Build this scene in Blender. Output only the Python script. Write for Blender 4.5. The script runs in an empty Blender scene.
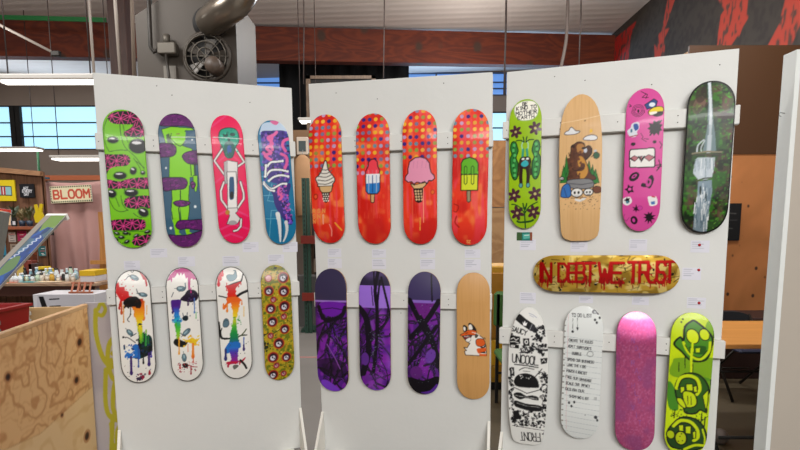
import bpy, math, random
import numpy as np
from mathutils import Vector, Matrix
S = bpy.context.scene
COL = S.collection

# ------------------------------------------------------------------ camera, world, lights, exposure
F_PX, CX, CY, PITCH, ROLL, CAM_H = 540.0, 400.0, 288.0, 0.1167, -0.00266, 1.5
_cp, _sp, _cr, _sr = math.cos(PITCH), math.sin(PITCH), math.cos(ROLL), math.sin(ROLL)
FWD = Vector((0, _cp, -_sp)); UP0 = Vector((0, _sp, _cp)); RT0 = Vector((1, 0, 0))
CAM_R = RT0 * _cr + UP0 * _sr
CAM_U = RT0 * (-_sr) + UP0 * _cr
cam_data = bpy.data.cameras.new('camera'); cam = bpy.data.objects.new('camera', cam_data); COL.objects.link(cam)
cam_data.sensor_width = 36; cam_data.lens = 36 * F_PX / 800; cam_data.shift_y = (CY - 225) / 800
cam_data.clip_start = .05; cam_data.clip_end = 200
m = Matrix((CAM_R, CAM_U, -FWD)).transposed().to_4x4(); m.translation = Vector((0, 0, CAM_H)); cam.matrix_world = m
S.camera = cam
S.view_settings.view_transform = 'Standard'; S.view_settings.look = 'None'
S.view_settings.gamma = 1; S.view_settings.exposure = 0.06; S.view_settings.use_curve_mapping = False
wd = bpy.data.worlds.new('world'); S.world = wd; wd.use_nodes = True
bg = wd.node_tree.nodes['Background']; bg.inputs[0].default_value = (0.62, 0.8, 1.0, 1); bg.inputs[1].default_value = 1.0

def area(name, loc, target, sx, sy, power, col):
    l = bpy.data.lights.new(name, 'AREA'); l.shape = 'RECTANGLE'; l.size = sx; l.size_y = sy; l.energy = power; l.color = col
    o = bpy.data.objects.new(name, l); COL.objects.link(o); o.location = loc
    o.rotation_euler = (Vector(target) - Vector(loc)).to_track_quat('-Z', 'Y').to_euler()
    return o
WARM = (1.0, .99, .965)  # unseen area lights follow, added to brighten panels and background
area('added_area_light', (-1.1, -0.6, 4.6), (-1.1, 0.6, 0), 0.35, 3.2, 8, WARM)
area('added_area_light', (1.3, -0.6, 4.6), (1.3, 0.6, 0), 0.35, 3.2, 20, WARM)
area('added_area_light', (1.1, -3.4, 3.7), (0.4, 3.2, .8), 5.0, 1.0, 330, WARM)  # large fill added behind the camera to light the panels evenly
area('added_area_light', (-4.2, 4.0, 4.6), (-4.0, 4.6, 0), 3.0, 0.3, 130, WARM)
area('added_area_light', (3.0, 4.4, 4.5), (3.3, 5.6, 1.0), 1.6, 0.3, 70, WARM)  # added to brighten the partition
area('added_area_light', (0.4, 6.4, 4.6), (0.5, 7.4, 0), 3.2, 0.3, 90, WARM)
for x, y, e in ((-8.5, 10.5, 90), (-5.5, 6.8, 60), (-0.5, 7.6, 62), (2.8, 7.6, 38), (0.6, 3.9, 45), (1.3, 9.6, 60), (-2.8, 4.6, 35)):  # unseen point lights added to lift the ceiling, beam and background
    l = bpy.data.lights.new('added_point_light', 'POINT'); l.energy = e; l.color = WARM; l.shadow_soft_size = .35
    o = bpy.data.objects.new('added_point_light', l); COL.objects.link(o); o.location = (x, y, 3.95)
area('daylight', (-7.5, 13.6, 4.0), (-6.0, 11.0, 4.9), 7.0, 1.0, 95, (.62, .8, 1.0))
area('daylight', (1.6, 13.6, 3.9), (1.4, 11.4, 4.9), 4.5, 1.0, 120, (.45, .7, 1.0))

# ------------------------------------------------------------------ geometry helpers
def ray(px, py):
    a, b = px - CX, py - CY
    u = a * _cr + b * _sr; v = -a * _sr + b * _cr
    return RT0 * u + FWD * F_PX - UP0 * v
def at(px, py, Y):
    r = ray(px, py); return Vector((0, 0, CAM_H)) + r * (Y / r.y)
def onplane(px, py, O, n):
    r = ray(px, py); C0 = Vector((0, 0, CAM_H)); return C0 + r * ((O - C0).dot(n) / r.dot(n))

def tag(o, label=None, cat=None, group=None, kind=None):
    if label: o['label'] = label
    if cat: o['category'] = cat
    if group: o['group'] = group
    if kind: o['kind'] = kind
    return o
def thing(name, loc, label, cat, group=None, rotz=0, M=None):
    o = bpy.data.objects.new(name, None); COL.objects.link(o); o.empty_display_size = .1
    if M is not None: o.matrix_world = M
    else: o.location = loc; o.rotation_euler = (0, 0, rotz)
    return tag(o, label, cat, group)

class MB:
    """collects shapes, builds one mesh object"""
    def __init__(s): s.v = []; s.f = []; s.mi = []; s.sm = []
    def add(s, vs, fs, mi=0, sm=False):
        b = len(s.v); s.v += [tuple(x) for x in vs]; s.f += [tuple(b + i for i in f) for f in fs]
        s.mi += [mi] * len(fs); s.sm += [sm] * len(fs); return s
    def box(s, a, b, mi=0, bev=0.0):
        (x0, y0, z0), (x1, y1, z1) = [tuple(map(min, zip(a, b))), tuple(map(max, zip(a, b)))]
        if bev <= 0:
            vs = [(x, y, z) for z in (z0, z1) for y in (y0, y1) for x in (x0, x1)]
            return s.add(vs, [(0, 2, 3, 1), (4, 5, 7, 6), (0, 1, 5, 4), (2, 6, 7, 3), (0, 4, 6, 2), (1, 3, 7, 5)], mi)
        e = min(bev, (x1-x0)/2.01, (y1-y0)/2.01, (z1-z0)/2.01); vs = []; key = {}
        for i, x in enumerate((x0, x1)):
            for j, y in enumerate((y0, y1)):
                for k, z in enumerate((z0, z1)):
                    sx, sy, sz = (1, -1)[i], (1, -1)[j], (1, -1)[k]
                    for ax in range(3):
                        p = [x + sx*e, y + sy*e, z + sz*e]; p[ax] = (x, y, z)[ax]
                        key[(i, j, k, ax)] = len(vs); vs.append(p)
        K = key; fs = []
        for ax in range(3):
            for d in (0, 1):
                o = [a_ for a_ in range(3) if a_ != ax]; q = []
                for (p_, r_) in ((0, 0), (1, 0), (1, 1), (0, 1)):
                    c = [0, 0, 0]; c[ax] = d; c[o[0]] = p_; c[o[1]] = r_; q.append(K[(*c, ax)])
                fs.append(tuple(q))
            a1, a2 = [a_ for a_ in range(3) if a_ != ax]
            for p_ in (0, 1):
                for r_ in (0, 1):
                    c0 = [0, 0, 0]; c1 = [0, 0, 0]; c1[ax] = 1
                    for c in (c0, c1): c[a1] = p_; c[a2] = r_
                    fs.append((K[(*c0, a1)], K[(*c1, a1)], K[(*c1, a2)], K[(*c0, a2)]))
        for i in (0, 1):
            for j in (0, 1):
                for k in (0, 1): fs.append((K[(i, j, k, 0)], K[(i, j, k, 1)], K[(i, j, k, 2)]))
        return s.add(vs, fs, mi)
    def beam(s, p, q, w, h, mi=0, up=(0, 0, 1)):
        p, q = Vector(p), Vector(q); d = (q - p).normalized(); u = Vector(up)
        if abs(d.dot(u)) > .98: u = Vector((0, 1, 0))
        x = d.cross(u).normalized(); y = x.cross(d).normalized(); vs = []
        for c in (p, q):
            for a, b in ((-1, -1), (1, -1), (1, 1), (-1, 1)): vs.append(c + x * (a * w / 2) + y * (b * h / 2))
        return s.add(vs, [(0, 1, 2, 3), (7, 6, 5, 4), (0, 4, 5, 1), (1, 5, 6, 2), (2, 6, 7, 3), (3, 7, 4, 0)], mi)
    def tube(s, pts, r, n=10, mi=0, cap=True, sm=True):
        pts = [Vector(p) for p in pts]; R = r if isinstance(r, (list, tuple)) else [r] * len(pts); vs = []; fs = []; prev = None
        for i, p in enumerate(pts):
            d = (pts[min(i+1, len(pts)-1)] - pts[max(i-1, 0)]).normalized()
            if prev is None:
                a = Vector((0, 0, 1)) if abs(d.z) < .9 else Vector((1, 0, 0)); x = d.cross(a).normalized()
            else: x = (prev - d * prev.dot(d)).normalized()
            prev = x; y = d.cross(x)
            for k in range(n):
                t = 2 * math.pi * k / n; vs.append(p + (x * math.cos(t) + y * math.sin(t)) * R[i])
        for i in range(len(pts) - 1):
            for k in range(n):
                k2 = (k+1) % n; fs.append((i*n+k, i*n+k2, (i+1)*n+k2, (i+1)*n+k))
        if cap: fs += [tuple(range(n))[::-1], tuple(range((len(pts)-1)*n, len(pts)*n))]
        return s.add(vs, fs, mi, sm)
    def lathe(s, prof, c=(0, 0, 0), n=16, mi=0, axis='z'):
        vs = []; fs = []
        for r, z in prof:
            for k in range(n):
                t = 2*math.pi*k/n; a, b = r*math.cos(t), r*math.sin(t)
                v = {'z': (a, b, z), 'y': (a, z, b), 'x': (z, a, b)}[axis]; vs.append((v[0]+c[0], v[1]+c[1], v[2]+c[2]))
        for i in range(len(prof)-1):
            for k in range(n): fs.append((i*n+k, i*n+(k+1) % n, (i+1)*n+(k+1) % n, (i+1)*n+k))
        fs += [tuple(range(n))[::-1], tuple(range((len(prof)-1)*n, len(prof)*n))]
        return s.add(vs, fs, mi, True)
    def prism(s, pts, y0, y1, mi=0):
        """outline in x,z extruded along y"""
        n = len(pts); vs = [(x, y0, z) for x, z in pts] + [(x, y1, z) for x, z in pts]
        fs = [tuple(range(n)), tuple(range(2*n-1, n-1, -1))] + [(i, (i+1) % n, n+(i+1) % n, n+i) for i in range(n)]
        return s.add(vs, fs, mi)
    def blob(s, c, r, n=10, m=7, mi=0):
        vs = []; fs = []; r = r if isinstance(r, (tuple, list)) else (r, r, r)
        for i in range(m+1):
            ph = math.pi*i/m
            for k in range(n):
                t = 2*math.pi*k/n; vs.append((c[0]+r[0]*math.sin(ph)*math.cos(t), c[1]+r[1]*math.sin(ph)*math.sin(t), c[2]+r[2]*math.cos(ph)))
        for i in range(m):
            for k in range(n): fs.append((i*n+k, (i+1)*n+k, (i+1)*n+(k+1) % n, i*n+(k+1) % n))
        return s.add(vs, fs, mi, True)
    def build(s, name, mat, parent=None):
        me = bpy.data.meshes.new(name); me.from_pydata(s.v, [], s.f)
        for m_ in (mat if isinstance(mat, (list, tuple)) else [mat]): me.materials.append(m_)
        me.polygons.foreach_set('material_index', s.mi); me.polygons.foreach_set('use_smooth', s.sm)
        import bmesh
        bm = bmesh.new(); bm.from_mesh(me); bmesh.ops.recalc_face_normals(bm, faces=bm.faces); bm.to_mesh(me); bm.free(); me.update()
        o = bpy.data.objects.new(name, me); COL.objects.link(o)
        if parent: o.parent = parent
        return o
def struct(o): o['kind'] = 'structure'; return o
def copy_tree(o, parent=None):
    c = o.copy(); COL.objects.link(c); c.parent = parent
    for ch in list(o.children): copy_tree(ch, c)
    return c

# ------------------------------------------------------------------ materials
def lin(c):
    if isinstance(c, str): c = [int(c[i:i+2], 16) / 255 for i in (1, 3, 5)] if c[0] == '#' else [int(c[i:i+2], 16) / 255 for i in (0, 2, 4)]
    return tuple(x / 12.92 if x <= .04045 else ((x + .055) / 1.055) ** 2.4 for x in c[:3])
def mat(name, col, rough=.6, metal=0, coat=0, noise=0, nscale=20, bump=0, bscale=60, emit=None, estr=0, trans=0):
    m = bpy.data.materials.new(name); m.use_nodes = True; nt = m.node_tree; b = nt.nodes['Principled BSDF']; c = lin(col)
    b.inputs['Base Color'].default_value = (*c, 1); b.inputs['Roughness'].default_value = rough; b.inputs['Metallic'].default_value = metal
    b.inputs['Coat Weight'].default_value = coat
    if trans: b.inputs['Transmission Weight'].default_value = trans
    tc = nt.nodes.new('ShaderNodeTexCoord')
    if noise:
        n = nt.nodes.new('ShaderNodeTexNoise'); n.inputs['Scale'].default_value = nscale; n.inputs['Detail'].default_value = 5
        nt.links.new(tc.outputs['Object'], n.inputs['Vector'])
        mx = nt.nodes.new('ShaderNodeMix'); mx.data_type = 'RGBA'
        mx.inputs[6].default_value = (*[x * (1 - noise) for x in c], 1); mx.inputs[7].default_value = (*[min(1, x * (1 + noise)) for x in c], 1)
        nt.links.new(n.outputs['Fac'], mx.inputs[0]); nt.links.new(mx.outputs[2], b.inputs['Base Color'])
    if bump:
        n = nt.nodes.new('ShaderNodeTexNoise'); n.inputs['Scale'].default_value = bscale; n.inputs['Detail'].default_value = 4
        nt.links.new(tc.outputs['Object'], n.inputs['Vector'])
        bp = nt.nodes.new('ShaderNodeBump'); bp.inputs['Strength'].default_value = bump; bp.inputs['Distance'].default_value = .004
        nt.links.new(n.outputs['Fac'], bp.inputs['Height']); nt.links.new(bp.outputs[0], b.inputs['Normal'])
    if emit:
        b.inputs['Emission Color'].default_value = (*lin(emit), 1); b.inputs['Emission Strength'].default_value = estr
    return m
def wood(name, c1, c2, scale=(1, 1, 14), rough=.6, dist=2.5, knots=0, wscale=3.0, axis='X', coat=0):
    """grain runs along the axis with the small scale; contour bands from stretched noise"""
    m = bpy.data.materials.new(name); m.use_nodes = True; nt = m.node_tree; b = nt.nodes['Principled BSDF']; N = nt.nodes.new; L = nt.links.new
    b.inputs['Roughness'].default_value = rough; b.inputs['Coat Weight'].default_value = coat
    tc = N('ShaderNodeTexCoord'); mp = N('ShaderNodeMapping'); mp.inputs['Scale'].default_value = scale
    L(tc.outputs['Object'], mp.inputs[0])
    n = N('ShaderNodeTexNoise'); n.inputs['Scale'].default_value = 1.0; n.inputs['Detail'].default_value = 3; n.inputs['Distortion'].default_value = .6
    L(mp.outputs[0], n.inputs['Vector'])
    k = N('ShaderNodeMath'); k.operation = 'MULTIPLY'; k.inputs[1].default_value = wscale * 6; L(n.outputs['Fac'], k.inputs[0])
    fr = N('ShaderNodeMath'); fr.operation = 'SINE'; k2 = N('ShaderNodeMath'); k2.operation = 'MULTIPLY'; k2.inputs[1].default_value = 6.28
    L(k.outputs[0], k2.inputs[0]); L(k2.outputs[0], fr.inputs[0])
    r = N('ShaderNodeMapRange'); r.inputs[1].default_value = -1; r.inputs[2].default_value = 1; L(fr.outputs[0], r.inputs[0])
    n2 = N('ShaderNodeTexNoise'); n2.inputs['Scale'].default_value = 8; n2.inputs['Detail'].default_value = 6; L(mp.outputs[0], n2.inputs['Vector'])
    av = N('ShaderNodeMath'); av.operation = 'MULTIPLY_ADD'; av.inputs[1].default_value = .55; L(r.outputs[0], av.inputs[0])
    h = N('ShaderNodeMath'); h.operation = 'MULTIPLY'; h.inputs[1].default_value = .5; L(n2.outputs['Fac'], h.inputs[0]); L(h.outputs[0], av.inputs[2])
    mx = N('ShaderNodeMix'); mx.data_type = 'RGBA'; mx.inputs[6].default_value = (*lin(c1), 1); mx.inputs[7].default_value = (*lin(c2), 1)
    L(av.outputs[0], mx.inputs[0]); out = mx.outputs[2]
    if knots:
        vo = N('ShaderNodeTexVoronoi'); vo.inputs['Scale'].default_value = knots; mp2 = N('ShaderNodeMapping'); L(tc.outputs['Object'], mp2.inputs[0]); mp2.inputs['Scale'].default_value = (1, 1, .8)
        L(mp2.outputs[0], vo.inputs['Vector'])
        rr = N('ShaderNodeMapRange'); rr.inputs[1].default_value = .09; rr.inputs[2].default_value = .17; rr.inputs[3].default_value = 1; rr.inputs[4].default_value = 0; L(vo.outputs['Distance'], rr.inputs[0])
        m2 = N('ShaderNodeMix'); m2.data_type = 'RGBA'; L(rr.outputs[0], m2.inputs[0]); L(out, m2.inputs[6]); m2.inputs[7].default_value = (.05, .02, .01, 1); out = m2.outputs[2]
    L(out, b.inputs['Base Color'])
    return m
def colmat(name, rough=.3, coat=.0, metal=0, bump=0, bscale=300, coatr=.08, glit=0):
    m = bpy.data.materials.new(name); m.use_nodes = True; nt = m.node_tree; b = nt.nodes['Principled BSDF']
    a = nt.nodes.new('ShaderNodeAttribute'); a.attribute_name = 'Col'; nt.links.new(a.outputs['Color'], b.inputs['Base Color'])
    b.inputs['Specular IOR Level'].default_value = .28; b.inputs['Roughness'].default_value = rough; b.inputs['Coat Weight'].default_value = coat; b.inputs['Coat Roughness'].default_value = coatr; b.inputs['Metallic'].default_value = metal
    if bump:
        tc = nt.nodes.new('ShaderNodeTexCoord'); n = nt.nodes.new('ShaderNodeTexNoise'); n.inputs['Scale'].default_value = bscale; n.inputs['Detail'].default_value = 2
        nt.links.new(tc.outputs['Object'], n.inputs['Vector']); bp = nt.nodes.new('ShaderNodeBump'); bp.inputs['Strength'].default_value = bump; bp.inputs['Distance'].default_value = .003
        nt.links.new(n.outputs['Fac'], bp.inputs['Height']); nt.links.new(bp.outputs[0], b.inputs['Normal'])
    return m

# ------------------------------------------------------------------ painter: procedural surface artwork
def G(t): return [[tuple(map(float, p.split(','))) for p in st.split()] for st in t.split('|')]
FONT = {k: G(v) for k, v in {
 'A': '0,6 2,0 4,6|1,4 3,4', 'B': '0,0 0,6 3,6 4,4.5 3,3 0,3|0,0 3,0 3.6,1.5 3,3', 'C': '4,1 3,0 1,0 0,1.5 0,4.5 1,6 3,6 4,5',
 'D': '0,0 0,6 2.5,6 4,4.5 4,1.5 2.5,0 0,0', 'E': '4,0 0,0 0,6 4,6|0,3 3,3', 'F': '4,0 0,0 0,6|0,3 3,3', 'G': '4,1 3,0 1,0 0,1.5 0,4.5 1,6 3,6 4,5 4,3 2.5,3',
 'H': '0,0 0,6|4,0 4,6|0,3 4,3', 'I': '2,0 2,6', 'J': '3,0 3,5 2,6 0,5', 'K': '0,0 0,6|4,0 0,3 4,6', 'L': '0,0 0,6 4,6', 'M': '0,6 0,0 2,3.5 4,0 4,6',
 'N': '0,6 0,0 4,6 4,0', 'O': '1,0 3,0 4,1.5 4,4.5 3,6 1,6 0,4.5 0,1.5 1,0', 'P': '0,6 0,0 3,0 4,1.5 3,3 0,3', 'R': '0,6 0,0 3,0 4,1.5 3,3 0,3|2,3 4,6',
 'S': '4,1 3,0 1,0 0,1.3 1,3 3,3 4,4.5 3,6 1,6 0,5', 'T': '0,0 4,0|2,0 2,6', 'U': '0,0 0,4.5 1,6 3,6 4,4.5 4,0', 'V': '0,0 2,6 4,0', 'W': '0,0 1,6 2,2 3,6 4,0',
 'X': '0,0 4,6|4,0 0,6', 'Y': '0,0 2,3 4,0|2,3 2,6', 'Z': '0,0 4,0 0,6 4,6', '!': '2,0 2,4|2,5.5 2,6', "'": '2,0 2,1.5', '.': '2,5.6 2,6', '-': '1,3 3,3'}.items()}
def smooth(pts, closed=True, k=5):
    P = [np.array(p, float) for p in pts]; n = len(P); out = []
    for i in range(n if closed else n-1):
        if closed: a, b, c, d = P[i-1], P[i], P[(i+1) % n], P[(i+2) % n]
        else: a, b, c, d = P[max(i-1, 0)], P[i], P[i+1], P[min(i+2, n-1)]
        for j in range(k):
            t = j/k; out.append(.5*((2*b)+(-a+c)*t+(2*a-5*b+4*c-d)*t*t+(-a+3*b-3*c+d)*t**3))
    if not closed: out.append(P[-1])
    return [tuple(p) for p in out]
def vnoise(h, w, ch, cw, seed):
    r = np.random.RandomState(seed); g = r.rand(ch+2, cw+2); y = np.linspace(0, ch, h, endpoint=False); x = np.linspace(0, cw, w, endpoint=False)
    yi = y.astype(int); xi = x.astype(int); fy = (y-yi)[:, None]; fx = (x-xi)[None]; fy = fy*fy*(3-2*fy); fx = fx*fx*(3-2*fx)
    a = g[yi][:, xi]; b = g[yi][:, xi+1]; c = g[yi+1][:, xi]; d = g[yi+1][:, xi+1]
    return (a*(1-fx)+b*fx)*(1-fy)+(c*(1-fx)+d*fx)*fy
class Art:
    def __init__(s, W, H, base, tf=None, k=1.0):
        s.W, s.H = W*2, H*2; s.a = np.empty((s.H, s.W, 3), np.float32); s.a[:] = [c*255 for c in s.c(base)]; s.tf0 = tf; s.k = k*2
        s.x0 = s.y0 = 0; s.s = 1.0; s.clip = None
    def c(s, h): return [int(h[i:i+2], 16)/255 for i in (0, 2, 4)] if isinstance(h, str) else h
    def crop(s, x0, y0, sc): s.x0, s.y0, s.s = x0, y0, sc; return s
    def T(s, pts):
        o = []
        for x, y in pts:
            x, y = s.x0 + x/s.s, s.y0 + y/s.s
            if s.tf0: x, y = s.tf0(x, y); o.append((x*s.W, y*s.H))
            else: o.append((x*s.k, y*s.k))
        return np.array(o, float)
    def box(s, P, m=2):
        x0 = max(0, int(P[:, 0].min()-m)); x1 = min(s.W, int(P[:, 0].max()+m+1)); y0 = max(0, int(P[:, 1].min()-m)); y1 = min(s.H, int(P[:, 1].max()+m+1))
        return x0, x1, y0, y1
    def put(s, M, b, col, al=1.0):
        x0, x1, y0, y1 = b
        if s.clip is not None: M = M & s.clip[y0:y1, x0:x1]
        v = np.array([c*255 for c in s.c(col)], np.float32); A = s.a[y0:y1, x0:x1]; A[M] = A[M]*(1-al)+v*al
    def mask(s, P, b):
        x0, x1, y0, y1 = b; X = np.arange(x0, x1)+.5; Y = np.arange(y0, y1)+.5; X, Y = np.meshgrid(X, Y); M = np.zeros(X.shape, bool)
        n = len(P)
        for i in range(n):
            (ax, ay), (bx, by) = P[i], P[(i+1) % n]
            if ay == by: continue
            M ^= ((ay > Y) != (by > Y)) & (X < (bx-ax)*(Y-ay)/(by-ay)+ax)
        return M
    def P(s, pts, col, sm=0, al=1.0, ol=None, ow=0):
        if sm: pts = smooth(pts)
        P = s.T(pts); b = s.box(P); full = np.zeros((s.H, s.W), bool)
        if b[0] < b[1] and b[2] < b[3]:
            M = s.mask(P, b); s.put(M, b, col, al); full[b[2]:b[3], b[0]:b[1]] = M
        if ol: s.L(list(pts)+[pts[0]], ow, ol)
        return full
    def E(s, x, y, rx, ry=None, col='000000', rot=0, al=1.0, ol=None, ow=0):
        ry = ry or rx; c, q = math.cos(rot), math.sin(rot)
        pts = [(x+rx*math.cos(t)*c-ry*math.sin(t)*q, y+rx*math.cos(t)*q+ry*math.sin(t)*c) for t in np.linspace(0, 2*math.pi, 20, endpoint=False)]
        return s.P(pts, col, 0, al, ol, ow)
    def L(s, pts, w, col, sm=0, al=1.0, w2=None):
        if sm: pts = smooth(pts, False)
        P = s.T(pts)
        q = s.T([(pts[0][0], pts[0][1]), (pts[0][0]+1, pts[0][1]), (pts[0][0], pts[0][1]+1)])
        sc = .5*(np.hypot(*(q[1]-q[0]))+np.hypot(*(q[2]-q[0]))); n = len(P)-1
        R0 = max(w*sc/2, .55); b = s.box(P, R0+2); x0, x1, y0, y1 = b
        if x0 >= x1 or y0 >= y1: return
        X, Y = np.meshgrid(np.arange(x0, x1)+.5, np.arange(y0, y1)+.5); M = np.zeros(X.shape, bool)
        for i in range(n):
            a, d = P[i], P[i+1]-P[i]; r = R0 if w2 is None else max(.5, (w+(w2-w)*i/max(1, n-1))*sc/2)
            l = d@d+1e-9; t = np.clip(((X-a[0])*d[0]+(Y-a[1])*d[1])/l, 0, 1)
            M |= (X-a[0]-t*d[0])**2+(Y-a[1]-t*d[1])**2 < r*r
        s.put(M, b, col, al)
    def txt(s, t, x, y, h, col, w, rot=0, adv=1.25, wx=.6):
        c, q = math.cos(rot), math.sin(rot); cx = 0
        for ch in t:
            if ch != ' ' and ch in FONT:
                for st in FONT[ch]:
                    pp = []
                    for (a, b) in st:
                        u = cx+a/4*h*wx; v = b/6*h; pp.append((x+u*c-v*q, y+u*q+v*c))
                    s.L(pp, w, col)
            cx += h*wx*adv*(.75 if ch in "I'!. " else 1)
    def drip(s, x, y0, y1, w, col):
        s.L([(x, y0), (x, y1)], w, col); s.E(x, y1, w*.8, w*1.3, col)
    def splat(s, n, x0, y0, x1, y1, r0, r1, cols, seed):
        r = random.Random(seed)
        for _ in range(n): q = r.uniform(r0, r1); s.E(r.uniform(x0, x1), r.uniform(y0, y1), q, q*r.uniform(.6, 1.5), r.choice(cols), r.uniform(0, 3))
    def mixn(s, col, ch, cw, seed, lo=.5, hi=.6, al=1.0):
        n = vnoise(s.H, s.W, ch, cw, seed); f = np.clip((n-lo)/(hi-lo), 0, 1)[..., None]*al
        if s.clip is not None: f = f*s.clip[..., None]
        s.a = s.a*(1-f)+np.array([c*255 for c in s.c(col)], np.float32)*f
    def out(s):
        a = s.a.reshape(s.H//2, 2, s.W//2, 2, 3).mean((1, 3))/255; a = np.where(a <= .04045, a/12.92, ((a+.055)/1.055)**2.4)
        return np.clip(a, 0, .95)
def sample(img, u, v):
    h, w = img.shape[:2]; x = np.clip(u*w-.5, 0, w-1.001); y = np.clip(v*h-.5, 0, h-1.001); xi = x.astype(int); yi = y.astype(int); fx = (x-xi)[..., None]; fy = (y-yi)[..., None]
    return (img[yi, xi]*(1-fx)+img[yi, np.minimum(xi+1, w-1)]*fx)*(1-fy)+(img[np.minimum(yi+1, h-1), xi]*(1-fx)+img[np.minimum(yi+1, h-1), np.minimum(xi+1, w-1)]*fx)*fy
def gridmesh(name, V, Fq, cols, mats, mi, parent=None, smoothn=0):
    me = bpy.data.meshes.new(name); nv, nf = len(V), len(Fq)
    me.vertices.add(nv); me.vertices.foreach_set('co', np.asarray(V, np.float32).ravel()); me.loops.add(nf*4); me.polygons.add(nf)
    me.loops.foreach_set('vertex_index', np.asarray(Fq, np.int32).ravel()); me.polygons.foreach_set('loop_start', np.arange(0, nf*4, 4, dtype=np.int32))
    me.polygons.foreach_set('material_index', np.asarray(mi, np.int32)); me.update(calc_edges=True); me.validate()
    ca = me.color_attributes.new('Col', 'FLOAT_COLOR', 'POINT'); c = np.ones((nv, 4), np.float32); c[:, :3] = cols; ca.data.foreach_set('color', c.ravel())
    sm = np.zeros(nf, bool); sm[:smoothn] = True; me.polygons.foreach_set('use_smooth', sm)
    for m_ in mats: me.materials.append(m_)
    o = bpy.data.objects.new(name, me); COL.objects.link(o)
    if parent: o.parent = parent
    return o
def painted(name, art, w, h, t, m, side, parent=None, fn=None, nx=None, ny=None):
    """a slab w x h x t whose front (-y) face carries the artwork; local origin bottom centre. fn bends the front/back surface"""
    img = art.out(); ny = ny or img.shape[0]; nx = nx or img.shape[1]
    X, Zt = np.meshgrid(np.linspace(0, 1, nx+1), np.linspace(0, 1, ny+1)); c = sample(img, X, Zt).reshape(-1, 3)
    x = ((X-.5)*w).ravel(); z = ((1-Zt)*h).ravel(); y = fn(x, z) if fn else np.zeros_like(x)
    V = np.stack([x, y, z], 1); n = len(V); I = np.arange(n).reshape(ny+1, nx+1)
    Ff = np.stack([I[1:, :-1], I[1:, 1:], I[:-1, 1:], I[:-1, :-1]], -1).reshape(-1, 4)
    ring = np.concatenate([I[0, :-1], I[:-1, -1], I[-1, ::-1][:-1], I[::-1, 0][:-1]]); k = len(ring)
    Vb = V[ring].copy(); Vb[:, 1] += t; Rb = n+np.arange(k); Sd = np.stack([ring, np.roll(ring, -1), np.roll(Rb, -1), Rb], -1)
    if fn:
        Vb2 = V.copy(); Vb2[:, 1] += t; V2 = np.concatenate([V, Vb2]); Bk = Ff[:, ::-1]+n; Sd = np.stack([ring, np.roll(ring, -1), np.roll(ring, -1)+n, ring+n], -1)
        cc = np.concatenate([c, c])
    else:
        V2 = np.concatenate([V, Vb]); L4 = [Rb[0], Rb[nx], Rb[nx+ny], Rb[2*nx+ny]]; Bk = np.array([L4]); cc = np.concatenate([c, c[ring]])
    Fq = np.concatenate([Ff, Sd, Bk]); mi = np.concatenate([np.zeros(len(Ff)), np.ones(len(Sd)+len(Bk))])
    return gridmesh(name, V2, Fq, cc, [m, side], mi, parent, len(Ff) if fn else 0)
# ------------------------------------------------------------------ display panels
U = .82
white_paint = mat('white_paint', 'dadbd8', .55, noise=.04, nscale=3, bump=.25, bscale=25)
white_edge = mat('white_paint_edge', 'e4e4de', .5)
brace_paint = mat('white_brace_paint', 'eeece4', .5)
rail_paint = mat('rail_paint', 'dadad6', .5, noise=.05, nscale=6, bump=.3, bscale=40)
nail = mat('dark_screw', '3a3630', .5, metal=.6)
steel = mat('galvanised_steel', '8b8d8c', .35, metal=.8)
PAN = []
def mkframe(O, yaw, lean, rol):
    d = Vector((math.cos(yaw), math.sin(yaw), 0)); n = Vector((-math.sin(yaw), math.cos(yaw), 0))
    up = Vector((0, 0, 1))*math.cos(lean)+n*math.sin(lean)
    d2 = d*math.cos(rol)+up*math.sin(rol); u2 = -d*math.sin(rol)+up*math.cos(rol)
    return Vector((O[0]*U, O[1]*U, O[2]*U+CAM_H)), d2, u2, u2.cross(d2)
PH = 2.27
PDEF = [((-1.40654, 3.9127, 1.00198), .34961, .00258, .00476, 1.29815, .50053, 1.53979,
         'white display panel on the left holding eight skateboard decks, its first deck lime green', -1),
        ((-.01302, 3.86767, 1.00358), -.18948, -.03071, .00941, 1.29316, .48885, 1.60473,
         'middle white display panel holding four ice cream decks above purple ones', 0),
        ((1.32486, 3.4542, .99427), -.35238, .00762, .00365, 1.32152, .43129, 1.80278,
         'white display panel on the right holding nine decks, one of them horizontal', 1)]
def brace_mesh(sx, y0=-.005):
    m = MB(); T = .016; H = .27; D = .20
    x0 = sx; x1 = sx+(T if sx < 0 else -T)
    prof = [(y0, 0), (y0-D, 0), (y0-D, .03), (y0, H)]
    vs = [(x, y, z) for x in (x0, x1) for y, z in prof]
    return m.add(vs, [(0, 1, 2, 3), (7, 6, 5, 4), (0, 4, 5, 1), (1, 5, 6, 2), (2, 6, 7, 3), (3, 7, 4, 0)])
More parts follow.
